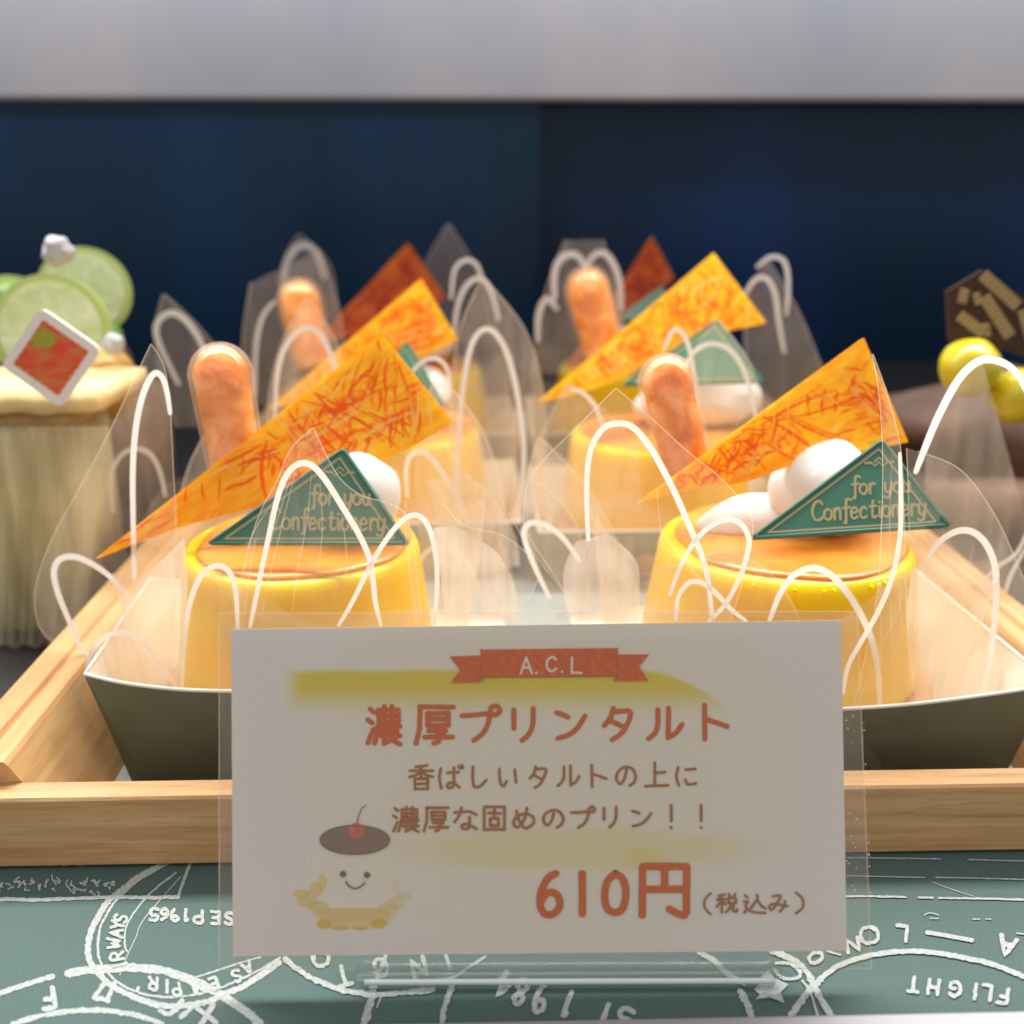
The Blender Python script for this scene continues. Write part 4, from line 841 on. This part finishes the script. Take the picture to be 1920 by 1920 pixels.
# make sure the front stays exactly on the card plane
if o.data.polygons[0].normal.dot(cn) < 0: o.data.flip_normals()
ink = simple('brown_print', (0.60, 0.13, 0.03), 0.7, var=0.15, vs=2500); ink2 = simple('brown_print_small', (0.40, 0.15, 0.045), 0.7, var=0.35, vs=3500)
inkd = simple('dark_outline_print', (0.24, 0.13, 0.055), 0.7, var=0.3, vs=3000)
red = simple('ribbon_print', (0.60, 0.13, 0.035), 0.7, var=0.15, vs=900); pale = simple('pale_print', (0.74, 0.68, 0.62), 0.7)
CK = [0.00008]
def ck():
    CK[0] += 4e-7; return CK[0]
circ = lambda cx, cy_, r, n=12: [(cx + r * math.cos(2 * math.pi * i / n + 1), cy_ + r * math.sin(2 * math.pi * i / n + 1)) for i in range(n + 1)]
G = {  # hand-lettered glyphs in a 100 x 100 box, y down; 's' = curved stroke
 'nou': [[(8, 8), (20, 18)], [(2, 36), (15, 44)], [(3, 96), (18, 62)], [(35, 12), (35, 42)], [(35, 12), (92, 12), (92, 42)], [(52, 2), (52, 42)], [(74, 2), (74, 42)], [(35, 27), (92, 27)], [(35, 42), (92, 42)],
         [(30, 54), (97, 54)], [(31, 54), (30, 75), (22, 97)], [(42, 65), (88, 65)], [(38, 77), (97, 77)], [(50, 78), (50, 97), (66, 90)], ['s', (68, 78), (78, 90), (97, 99)], [(86, 82), (74, 88)]],
 'atsu': [[(12, 6), (97, 6)], [(14, 8), (12, 60), (2, 97)], [(32, 22), (32, 52)], [(32, 22), (84, 22), (84, 52)], [(32, 37), (84, 37)], [(32, 52), (84, 52)], [(35, 65), (78, 65), (58, 77)], [(58, 76), (60, 92), (48, 97)], [(24, 82), (96, 82)]],
 'pu': [['s', (0, 27), (35, 25), (70, 24), (66, 55), (52, 80), (30, 98)], ['s'] + circ(86, 12, 12)],
 'ri': [[(10, 5), (10, 62)], ['s', (92, 0), (91, 50), (75, 80), (45, 100)]], 'n': [['s', (2, 8), (20, 14), (38, 23)], ['s', (5, 98), (45, 85), (75, 58), (98, 20)]],
 'ta': [['s', (35, 0), (24, 28), (0, 55)], ['s', (33, 12), (96, 10), (86, 50), (62, 80), (30, 98)], [(26, 40), (72, 58)]],
 'ru': [['s', (28, 5), (27, 55), (18, 80), (0, 98)], [(58, 0), (58, 95)], ['s', (58, 95), (80, 80), (98, 52)]], 'to': [[(15, 0), (15, 100)], [(18, 40), (98, 62)]],
 'kaori': [[(75, 2), (28, 9)], [(5, 24), (97, 24)], [(50, 8), (50, 50)], [(48, 27), (28, 42), (2, 48)], [(52, 27), (72, 42), (98, 48)], [(25, 56), (25, 98)], [(25, 56), (77, 56), (77, 98)], [(25, 76), (77, 76)], [(25, 97), (77, 97)]],
 'ba': [['s', (10, 12), (4, 50), (12, 95)], [(36, 30), (84, 27)], ['s', (62, 8), (63, 50), (62, 82), (46, 96), (36, 84), (48, 72), (70, 78), (86, 94)], [(82, 0), (88, 12)], [(95, -3), (100, 9)]],
 'shi': [['s', (10, 0), (9, 60), (22, 95), (60, 92), (98, 62)]], 'i': [['s', (8, 5), (12, 70), (30, 95), (45, 68)], [(88, 8), (94, 75)]],
 'no': [['s', (52, 15), (45, 55), (22, 88), (3, 65), (10, 30), (40, 8), (75, 12), (97, 45), (90, 80), (68, 98)]], 'ue': [[(42, 0), (42, 93)], [(45, 42), (88, 39)], [(0, 95), (100, 93)]],
 'ni': [['s', (12, 5), (4, 50), (14, 97)], [(48, 17), (94, 14)], ['s', (46, 68), (60, 90), (98, 86)]],
 'na': [[(5, 22), (58, 18)], ['s', (35, 0), (22, 40), (5, 65)], [(70, 18), (95, 32)], ['s', (65, 42), (66, 70), (60, 94), (38, 94), (36, 78), (60, 76), (95, 96)]],
 'kata': [[(5, 3), (5, 98)], [(5, 3), (95, 3), (95, 98)], [(5, 96), (95, 96)], [(22, 28), (78, 28)], [(50, 14), (50, 50)], [(32, 50), (32, 80)], [(32, 50), (68, 50), (68, 80)], [(32, 80), (68, 80)]],
 'me': [['s', (18, 15), (28, 55), (52, 92)], ['s', (66, 2), (55, 50), (28, 90), (5, 78), (14, 45), (55, 28), (92, 42), (95, 72), (62, 98)]], 'ex': [[(50, 0), (50, 68)], [(50, 96), (50, 98)]],
 'yen': [[(5, 3), (5, 98)], [(5, 3), (95, 3), (95, 92)], ['s', (95, 92), (86, 98), (60, 86)], [(50, 5), (50, 47)], [(8, 47), (93, 47)]],
 'zei': [[(38, 2), (8, 12)], [(2, 30), (45, 28)], [(24, 12), (24, 98)], [(22, 34), (2, 68)], [(27, 36), (42, 54)], [(58, 0), (64, 14)], [(90, 0), (82, 14)], [(56, 22), (56, 48)], [(56, 22), (92, 22), (92, 48)], [(56, 48), (92, 48)], ['s', (66, 50), (62, 75), (45, 97)], ['s', (80, 50), (80, 88), (98, 92), (98, 78)]],
 'komi': [[(8, 5), (20, 18)], [(2, 38), (20, 38), (10, 62), (20, 80)], ['s', (2, 95), (20, 82), (50, 94), (100, 96)], ['s', (60, 2), (62, 25), (35, 72)], ['s', (62, 28), (78, 56), (98, 74)]],
 'mi': [['s', (18, 8), (62, 5), (40, 55), (14, 90), (2, 68), (30, 52), (98, 66)], ['s', (84, 38), (76, 72), (58, 98)]], 'lp': [['s', (90, 0), (20, 30), (20, 70), (90, 100)]], 'rp': [['s', (10, 0), (85, 30), (85, 70), (10, 100)]],
 '6': [['s', (75, 2), (40, 14), (12, 45), (8, 75), (25, 96), (60, 98), (90, 82), (88, 58), (60, 46), (28, 52), (12, 68)]], '1': [[(50, 3), (50, 97)]],
 '0': [['s', (50, 2), (20, 18), (6, 50), (16, 86), (50, 98), (82, 86), (94, 50), (82, 16), (50, 2)]],
 'A': [[(0, 100), (45, 0), (90, 100)], [(18, 62), (72, 62)]], 'C': [['s', (92, 22), (60, 2), (18, 20), (5, 55), (25, 92), (60, 98), (95, 80)]], 'L': [[(10, 0), (10, 98)], [(10, 98), (85, 98)]], 'dot': [[(50, 96), (50, 100)]]}
def kana(mb, ch, bx, wd, outline=None):
    x0, y0, x1, y1 = bx
    for s in G[ch]:
        cur = s[0] == 's'; q = s[1:] if cur else s
        q = [(x0 + (x1 - x0) * a / 100 + random.uniform(-.4, .4), y0 + (y1 - y0) * b_ / 100 + random.uniform(-.4, .4)) for a, b_ in q]
        segs = [smooth2(q, 6)] if cur else [smooth2([a, b_], 5) for a, b_ in zip(q, q[1:])]
        for sg in segs:
            if outline: ribbon(outline, sg, wd + 1.3, CM, ck(), rough=0.07)
    for s in G[ch]:
        cur = s[0] == 's'; q = s[1:] if cur else s
        q = [(x0 + (x1 - x0) * a / 100 + random.uniform(-.2, .2), y0 + (y1 - y0) * b_ / 100 + random.uniform(-.2, .2)) for a, b_ in q]
        segs = [smooth2(q, 6)] if cur else [smooth2([a, b_], 5) for a, b_ in zip(q, q[1:])]
        for sg in segs: ribbon(mb, sg, wd, CM, ck(), rough=0.07)
ol = MB(); ti = MB(); de = MB(); pr = MB(); tx = MB()
for ch, bx in (('nou', (688, 1323, 752, 1396)), ('atsu', (778, 1321, 852, 1396)), ('pu', (866, 1324, 938, 1390)), ('ri', (959, 1328, 1003, 1388)), ('n', (1043, 1332, 1098, 1385)), ('ta', (1133, 1328, 1183, 1388)), ('ru', (1216, 1328, 1280, 1386)), ('to', (1314, 1322, 1364, 1386))): kana(ti, ch, bx, 8.0, ol)
K[0] = 0
for ch, bx in (('kaori', (766, 1434, 813, 1481)), ('ba', (822, 1436, 868, 1480)), ('shi', (884, 1438, 912, 1477)), ('i', (933, 1440, 970, 1476)), ('ta', (994, 1438, 1024, 1478)), ('ru', (1046, 1436, 1087, 1474)), ('to', (1105, 1434, 1138, 1476)), ('no', (1155, 1436, 1193, 1474)), ('ue', (1210, 1430, 1252, 1476)), ('ni', (1267, 1437, 1306, 1474))): kana(de, ch, bx, 3.8, ol)
for ch, bx in (('nou', (736, 1512, 786, 1560)), ('atsu', (794, 1512, 842, 1560)), ('na', (850, 1514, 896, 1556)), ('kata', (906, 1512, 948, 1557)), ('me', (961, 1514, 1002, 1555)), ('no', (1018, 1517, 1057, 1552)), ('pu', (1071, 1513, 1116, 1553)), ('ri', (1130, 1513, 1158, 1551)), ('n', (1185, 1518, 1222, 1550)), ('ex', (1250, 1510, 1267, 1553)), ('ex', (1306, 1510, 1323, 1553))): kana(de, ch, bx, 3.8, ol)
for ch, bx in (('6', (1010, 1636, 1053, 1716)), ('1', (1070, 1636, 1114, 1716)), ('0', (1131, 1637, 1176, 1713)), ('yen', (1200, 1622, 1292, 1718))): kana(pr, ch, bx, 12, ol)
for ch, bx in (('lp', (1319, 1675, 1334, 1714)), ('zei', (1344, 1676, 1383, 1712)), ('komi', (1394, 1677, 1436, 1713)), ('mi', (1442, 1678, 1478, 1710)), ('rp', (1491, 1674, 1508, 1713))): kana(tx, ch, bx, 3.0, ol)
def poly(mb, pts): k = ck(); mb.add([CM(x, y, k) for x, y in pts], [tuple(range(len(pts)))])
rbn = MB()
poly(rbn, [(843, 1231), (903, 1229), (903, 1279), (845, 1281), (863, 1256)]); poly(rbn, [(1157, 1227), (1217, 1227), (1199, 1250), (1216, 1277), (1152, 1277)])
poly(rbn, [(901, 1218), (1157, 1215), (1158, 1268), (902, 1270)])
oln = MB()
for a, b_ in (((902, 1217), (903, 1270)), ((1158, 1215), (1159, 1268)), ((903, 1270), (1158, 1268)), ((903, 1270), (909, 1277)), ((1158, 1267), (1151, 1276))): ribbon(ol, [a, b_], 1.5, CM, ck())
wl = MB()
for ch, bx in (('A', (976, 1233, 1000, 1263)), ('dot', (1002, 1233, 1010, 1262)), ('C', (1024, 1231, 1044, 1259)), ('dot', (1050, 1233, 1058, 1260)), ('L', (1070, 1232, 1094, 1262))): kana(wl, ch, bx, 4.0)
rbn.build('ribbon_banner', red, card); wl.build('banner_lettering', pale, card); ol.build('lettering_outline', inkd, card)
ti.build('title_lettering', ink, card); de.build('description_lettering', ink2, card); pr.build('price_lettering', ink, card); tx.build('tax_note_lettering', ink2, card)
# little printed pudding drawing
dr = MB(); poly(dr, [(665 + 65 * math.cos(t / 16 * math.pi), 1575 + 27 * math.sin(t / 16 * math.pi)) for t in range(32)])
d_brown = dr.build('drawn_caramel', simple('drawn_brown', (0.27, 0.18, 0.14), 0.8, var=0.12, vs=2500), card)
dr = MB(); ribbon(dr, [(665 + 65 * math.cos(t / 24 * math.pi), 1575 + 27 * math.sin(t / 24 * math.pi)) for t in range(49)], 2.2, CM, ck(), cap=False)
ribbon(dr, smooth2([(669, 1546), (673, 1528), (679, 1515), (686, 1510)], 5), 2.2, CM, ck(), taper=lambda s: 1 - .3 * s); poly(dr, [(643 + 6 * math.cos(t / 8 * math.pi), 1639 + 6 * math.sin(t / 8 * math.pi)) for t in range(16)]); poly(dr, [(688 + 6 * math.cos(t / 8 * math.pi), 1641 + 6 * math.sin(t / 8 * math.pi)) for t in range(16)])
ribbon(dr, smooth2([(648, 1653), (655, 1662), (666, 1666), (677, 1662), (684, 1655)], 5), 3, CM, ck()); dr.build('drawn_line', simple('drawn_grey', (0.16, 0.15, 0.13), 0.8), card)
dr = MB(); poly(dr, [(668 + 15 * math.cos(t / 8 * math.pi), 1557 + 14 * math.sin(t / 8 * math.pi)) for t in range(16)]); dr.build('drawn_cherry', simple('drawn_red', (0.58, 0.16, 0.12), 0.8, var=0.2, vs=1500), card)
# laminate pouch round the card
fr, bk = plane_map(cp + cn * 0.0007, cn), plane_map(cp - cn * 0.0005, cn)
pq = [(411, 1150), (1607, 1146), (1634, 1816), (411, 1818)]
mb = MB(); mb.add([fr(*p) for p in pq], [(0, 1, 2, 3)], 0)
mb.add([bk(*p) for p in pq], [(0, 1, 2, 3)], 0)
for i in range(4):
    a, b_ = pq[i], pq[(i + 1) % 4]; ribbon(mb, [(a[0] + (b_[0] - a[0]) * t / 20, a[1] + (b_[1] - a[1]) * t / 20) for t in range(21)], 1.6, fr, 0.00003, cap=False, rough=0.5, mi=1)
mb.build('clear_pouch', [M['pouch'], M['edge_glint']], card)
mb = MB()
for i in range(34):
    y = random.uniform(1340, 1680); x = random.choice((random.gauss(1600, 6), 1612 + (y - 1150) * .038)); r = random.uniform(.5, 1.6)
    mb.add([fr(x + r * math.cos(a), y + r * math.sin(a), 0.00006) for a in (0, 1.2, 2.5, 3.8, 5)], [(0, 1, 2, 3, 4)])
for x, y in ((541, 1366), (1229 + 300, 1417), (577, 1612), (554, 1700), (1270, 1655), (868, 1698), (1555, 1705)):
    mb.add([fr(x + 2 * math.cos(a), y + 1.3 * math.sin(a), 0.00006) for a in (0, 1.2, 2.5, 3.8, 5)], [(0, 1, 2, 3, 4)])
tag(mb.build('trapped_dust', M['white'], card), kind='stuff')
# acrylic stand
foot = PZ(1068, 1850, 0.0006)
stand = thing('card_stand', (foot.x, foot.y, 0), 'clear acrylic stand with a rounded foot under the price card', 'card stand')
zf = 0.0006; a = PZ(672, 1846, zf); b_ = PZ(1463, 1843, zf)
up0, up1 = CM(668, 1775, -0.0012), CM(1466, 1768, -0.0012)
def slab(mb, q, n, th):
    n = n.normalized(); extrude_poly(mb, q, n, th)
def rr_(p0, p1, p2, p3, r=0.10, n=5):
    return [p0, p1, p2, p3]
mb = MB()
fold0, fold1 = Vector((a.x, a.y + 0.004, 0.0030)), Vector((b_.x, b_.y + 0.004, 0.0030))
path = [(0.0015, 0.012), (0.0010, 0.006), (0.0, 0.0022), (-0.0014, 0.0006), (-0.0036, 0.0004), (-0.0052, 0.0012), (-0.0058, 0.0026), (-0.0056, 0.0045)]
cols = 24; vs = []
for th in (0, 0.0011):
    for i in range(cols + 1):
        x = a.x + (b_.x - a.x) * i / cols; y = a.y + (b_.y - a.y) * i / cols + 0.0052
        for j, (dy, z) in enumerate(path):
            e = 0.0016 * max(0, 1 - min(i, cols - i) / 1.5) * (j > 5); vs.append((x, y + dy * (1 - 0) + (th if j < 3 else 0), z + (0 if j < 3 else th) - e * .5 + 0.0002))
n1 = len(path); tot = (cols + 1) * n1
fs = []
for s in (0, 1):
    for i in range(cols):
        for j in range(n1 - 1):
            q = s * tot + i * n1 + j; fs.append((q, q + 1, q + n1 + 1, q + n1))
for i in range(cols):
    for j in (0, n1 - 1): q = i * n1 + j; fs.append((q, q + n1, q + n1 + tot, q + tot))
for i in (0, cols):
    for j in range(n1 - 1): q = i * n1 + j; fs.append((q, q + 1, q + 1 + tot, q + tot))
mb.add(vs, fs); mb.build('stand_foot', M['acrylic'], stand, True)
mb = MB(); back = [CM(668, 1790, -0.0009), CM(1466, 1784, -0.0009), CM(1430, 1450, -0.0009), CM(700, 1455, -0.0009)]; extrude_poly(mb, back, -cn, 0.0011); mb.build('stand_back', M['acrylic'], stand)
mb = MB(); tube(mb, [(a.x + (b_.x - a.x) * t, a.y + (b_.y - a.y) * t - 0.0002, 0.0012) for t in [0.015 + .97 * i / 20 for i in range(21)]], 0.00055, 6); mb.build('stand_edge', simple('pale_edge', (0.62, 0.66, 0.68), 0.3, coat=0.5), stand, True)  # pale line along the front edge of the foot

# ------------------------------------------------------------------ left neighbour: layered pastry with lime
YL = 0.30
def disc(mb, c, n, r, th, seg=40):
    n = n.normalized(); e1 = n.cross(Vector((0, 0, 1))).normalized(); e2 = n.cross(e1)
    extrude_poly(mb, [c + (e1 * math.cos(2 * math.pi * i / seg) + e2 * math.sin(2 * math.pi * i / seg)) * r for i in range(seg)], n, th)
X0 = P(-60, 1000, YL).x; X1 = P(150, 1000, YL).x
mille = thing('lime_pastry', ((X0 + X1) / 2, YL + .02, -0.0012), 'layered golden pastry topped with lime slices at the far left, beyond the tray rail', 'pastry')
mb = MB(); rr = random.Random(5)
pst = simple('puff_pastry', (0.36, 0.25, 0.10), 0.7, var=0.25, vs=250, bmp=0.5); crm = simple('pastry_cream', (0.50, 0.42, 0.20), 0.5, var=0.2, vs=60)
def slabw(mb, x0, x1, y0, y1, z0, z1, seed, am=1.0):
    nx = 16; vs = []
    for (yy, zz) in ((y0, z0), (y0, z1), (y1, z1), (y1, z0)):
        for i in range(nx + 1):
            x = x0 + (x1 - x0) * i / nx; vs.append((x, yy + am * 0.0012 * noise.noise(Vector((x * 150, seed, zz * 90))), zz + am * 0.0016 * noise.noise(Vector((x * 120, seed, yy * 80)))))
    fs = [(k * (nx + 1) + i, k * (nx + 1) + i + 1, ((k + 1) % 4) * (nx + 1) + i + 1, ((k + 1) % 4) * (nx + 1) + i) for k in range(4) for i in range(nx)]
    fs += [tuple(k * (nx + 1) for k in range(4)), tuple(k * (nx + 1) + nx for k in (3, 2, 1, 0))]
    mb.add(vs, fs)
ztop = P(80, 770, YL).z
hh = ztop / 3
m, nt, b, o = new('streaked_cream'); t = noise_tex(nt, 26, 2, .5, sc3=(4.5, 1, 0.6), dist=.8)  # upright streaks put the foil's reflections into the cream colour
nt.links.new(ramp(nt, t, [(.34, (0.34, 0.27, 0.12)), (.5, (0.50, 0.42, 0.20)), (.66, (0.70, 0.62, 0.36))]), b.inputs['Base Color']); b.inputs['Roughness'].default_value = .5; vst = m
p_m = MB(); c_m = MB()
slabw(p_m, X0, X1 + .002, YL + .0005, YL + .04, ztop - .006, ztop - .0005, 2, .6); slabw(c_m, X0 + .001, X1 - .0015, YL + .001, YL + .039, .001, ztop - .006, 20, .25)
p_m.build('pastry_layer', pst, mille, True); c_m.build('cream_layer', vst, mille, True)
bc = thing('brown_cake', (P(225, 930, .42).x, .42, -0.0012), 'blurred brown chestnut coloured cake standing behind the lime pastry', 'cake')
mb = MB(); lathe(mb, (P(225, 930, .42).x, .42), [(.022, -.0012), (.024, .03), (.024, .052), (.018, .058), (.006, .060)], 40, .06, seed=4); mb.build('sponge', simple('brown_sponge', (0.20, 0.115, 0.065), .8, var=.35, vs=90), bc, True)
mb = MB(); blob(mb, (P(225, 930, .42).x, .42, .066), .010, 3, 1.2, 1, .8); mb.build('chestnut', simple('chestnut', (0.16, 0.07, 0.03), .4), bc, True)
mb = MB(); slabw(mb, X0 - .002, P(196, 760, YL).x, YL - .003, YL + .04, ztop, P(80, 735, YL).z, 44); mb.build('pastry_lid', simple('glazed_pastry', (0.66, 0.52, 0.24), 0.6, var=0.35, vs=60), mille, True)
def lime_mat():
    m, nt, b, o = new('lime_flesh'); t = noise_tex(nt, 110, 4, 0.6, dist=1.2)
    nt.links.new(ramp(nt, t, [(0.35, (0.44, 0.55, 0.24)), (0.65, (0.62, 0.68, 0.48))]), b.inputs['Base Color']); b.inputs['Roughness'].default_value = 0.25
    b.inputs['Subsurface Weight'].default_value = .3; b.inputs['Subsurface Scale'].default_value = .003; return m
lime = lime_mat(); peel = simple('lime_peel', (0.36, 0.45, 0.14), 0.35, coat=.3)
for (x, y, r, Y, nn) in ((95, 622, 92, 0.35, (0.1, -1, .15)), (158, 548, 72, 0.40, (.25, -1, .1)), (20, 600, 70, 0.39, (0, -1, .2))):
    c = P(x, y, Y); pm = (c - CAM).length / F; rad = r * pm; nv = -Vector(nn).normalized()
    mb = MB(); disc(mb, c, nv, rad, 0.005); o = bevel(mb.build('lime_slice', peel, mille), 0.0008)
    mb = MB(); disc(mb, c - nv * 0.0004, nv, rad * 0.9, 0.002)
    mb.build('lime_flesh', lime, o)
mb = MB(); blob(mb, P(30, 560, .37), .013, 3, 1.5, .8, .5); blob(mb, P(190, 650, .37), .010, 8, .8, 1, 1.1); mb.build('green_garnish', simple('mint', (0.13, 0.24, 0.03), 0.4, var=.3, vs=300), mille, True)
for x, y, r in ((108, 470, 26), (212, 645, 20), (40, 745, 40)):
    mb = MB(); blob(mb, P(x, y, .335), r * .33 / F, x, wob=.3); mb.build('cream_dot', simple('grey_cream', (.42, .42, .44), .6), mille, True)
mb = MB(); blob(mb, P(205, 715, .35), .010, 4, .9, 1, 1.2); mb.build('orange_fruit', simple('orange_fruit', (0.40, 0.22, 0.04), 0.35, var=.3, vs=150), mille, True)
# red label
dl = [(76, 576), (190, 655), (114, 766), (1, 686)]
def label_pick(q, Y, txt=True):
    p = [P(x, y, Y) for x, y in q]; n = (p[1] - p[0]).cross(p[2] - p[0]).normalized()
    if n.dot(CAM - p[0]) < 0: n = -n
    f = plane_map(p[0], n); out = []
    for i in range(4):
        c = q[i]; a_ = q[i - 1]; b2 = q[(i + 1) % 4]; r = .12
        for t in (0, .33, .66, 1):
            A_ = (c[0] + (a_[0] - c[0]) * r, c[1] + (a_[1] - c[1]) * r); B_ = (c[0] + (b2[0] - c[0]) * r, c[1] + (b2[1] - c[1]) * r)
            out.append((A_[0] * (1 - t) ** 2 + 2 * c[0] * t * (1 - t) + B_[0] * t * t, A_[1] * (1 - t) ** 2 + 2 * c[1] * t * (1 - t) + B_[1] * t * t))
    mb = MB(); extrude_poly(mb, [f(x, y) for x, y in out], -n, 0.0012); o = mb.build('red_label', simple('white_plastic', (0.82, 0.79, 0.76), 0.4), mille)
    cx = sum(c[0] for c in q) / 4; cy_ = sum(c[1] for c in q) / 4; s = .76; inn = [(cx + (x - cx) * s, cy_ + (y - cy_) * s) for x, y in q]; zig = []
    for i in range(4):
        a_, b2 = inn[i], inn[(i + 1) % 4]
        for t in range(14): k = 1.0 if t % 2 else 0.975; x = a_[0] + (b2[0] - a_[0]) * t / 14; y = a_[1] + (b2[1] - a_[1]) * t / 14; zig.append((cx + (x - cx) * k, cy_ + (y - cy_) * k))
    mb = MB(); mb.add([f(x, y, .0001) for x, y in zig], [tuple(range(len(zig)))])
    m, nt, b, oo = new('red_label_print'); t = noise_tex(nt, 200, 3, .5, sc3=(1, 1, 2)); nt.links.new(ramp(nt, t, [(.4, (0.72, 0.07, 0.025)), (.65, (0.62, 0.20, 0.05))]), b.inputs['Base Color']); mb.build('label_print', m, o)
    if txt:
        mb = MB(); mb.add([f(82 + 24 * math.cos(t / 8 * math.pi), 636 + 18 * math.sin(t / 8 * math.pi) - (6 if t == 12 else 0), .0002) for t in range(16)], [tuple(range(16))]); mb.build('label_leaf', simple('olive_print', (0.36, 0.34, 0.03), .6), o)
label_pick(dl, 0.285)
label_pick([(70, 548), (158, 535), (180, 640), (120, 650)], 0.375, False)
mwr = thing('pastry_foil', ((X0 + X1) / 2, YL - .004, -0.0012), 'clear foil sheet in front of the lime pastry', 'foil')
mb = MB(); vs = []
for i in range(25):
    for j in range(25):
        x = -40 + 245 * i / 24 - (1 - j / 24) * 0; y = 800 + 465 * j / 24; x -= 60 * (j / 24) * (i / 24)
        vs.append(P(x, y, YL - .006 + .002 * math.sin(i * 1.3) * (j / 24)))
mb.add(vs, [(i * 25 + j, i * 25 + j + 1, (i + 1) * 25 + j + 1, (i + 1) * 25 + j) for i in range(24) for j in range(24)])
mb.build('foil_sheet', film('pastry_foil', 0.30, hz=(.9, .85, .62, 1)), mwr, True)

# ------------------------------------------------------------------ right neighbour: chocolate cake
YR = 0.40
choc = simple('dark_chocolate', (0.040, 0.014, 0.006), 0.8, var=.25, vs=120); mouse = simple('chocolate_mousse', (0.13, 0.075, 0.055), 0.7, var=.35, vs=55, bmp=.6, bs=120)
cc = P(1880, 860, YR)
cake = thing('chocolate_cake', (cc.x, YR, -0.0012), 'blurred brown chocolate cake with gold striped plate and yellow balls at right edge', 'cake')
mb = MB(); blob(mb, (cc.x + .005, YR + .02, P(1800, 840, YR).z), .030, 31, 1.6, .9, .9, .25, 24); blob(mb, P(1690, 790, YR + .04), .018, 11, 1.3, .8, .7, .3); mb.build('mousse', mouse, cake, True)
cz = P(1800, 900, YR).z; mb = MB(); lathe(mb, (cc.x + .01, YR + .02), [(.045, -0.0012), (.046, cz * .5), (.046, cz), (.03, cz + .002)], 48, .04); mb.build('sponge', simple('chocolate_sponge', (0.20, 0.12, 0.085), .8, var=.3, vs=120), cake, True)
qp = [P(1776, 548, .33), P(1838, 508, .33), P(1990, 600, .326), P(1985, 760, .326), P(1785, 650, .33)]
n = (qp[1] - qp[0]).cross(qp[2] - qp[0]).normalized(); n = -n if n.dot(CAM - qp[0]) < 0 else n
pf = plane_map(qp[0], n); pxs = [(1775, 546), (1842, 506), (1985, 600), (1985, 690), (1895, 660), (1780, 640)]
mb = MB(); extrude_poly(mb, [pf(x, y) for x, y in pxs], -n, .0018); cpz = mb.build('chocolate_plate', choc, cake)
m, nt, b, oo = new('gold_stripe'); uvx = N(nt, 'ShaderNodeUVMap').outputs[0]; wv = N(nt, 'ShaderNodeTexWave'); wv.inputs['Scale'].default_value = 1.0; wv.inputs['Distortion'].default_value = 1.5; wv.inputs['Detail'].default_value = 2; nt.links.new(uvx, wv.inputs[0])
nt.links.new(ramp(nt, wv.outputs[1], [(.3, (0.06, 0.03, 0.012)), (.5, (0.46, 0.33, 0.12))]), b.inputs['Base Color']); b.inputs['Roughness'].default_value = .35; gs = m
mb = MB()
for (a_, b2, wd) in (((1842, 514), (1910, 575), 24), ((1845, 555), (1895, 632), 24), ((1798, 590), (1845, 625), 22), ((1810, 540), (1803, 568), 18), ((1830, 548), (1835, 570), 14), ((1848, 605), (1852, 632), 14), ((1918, 580), (1935, 640), 22)):
    d = (b2[0] - a_[0], b2[1] - a_[1]); l = math.hypot(*d); nx_, ny_ = -d[1] / l * wd / 2, d[0] / l * wd / 2
    k = .0002 + random.random() * .0001; q = [(a_[0] + nx_, a_[1] + ny_), (b2[0] + nx_, b2[1] + ny_), (b2[0] - nx_, b2[1] - ny_), (a_[0] - nx_, a_[1] - ny_)]
    mb.add([pf(x, y, k) for x, y in q], [(0, 1, 2, 3)], 0, [(0, 0), (l / 26, 0), (l / 26, .1), (0, .1)])
mb.build('gold_stripe', gs, cpz, False, True)
yb_ = simple('yellow_glaze', (0.52, 0.43, 0.01), 0.25, coat=.2, var=.1, vs=80)
for x, y, r in ((1818, 690, 50), (1908, 742, 46)):
    c = P(x, y, .322); mb = MB(); blob(mb, c, r * (c - CAM).length / F, x, wob=.08); mb.build('yellow_ball', yb_, cake, True)
for o in list(sc.objects):
    if o.type == 'MESH' and o.data.name.startswith('mousse'): pass
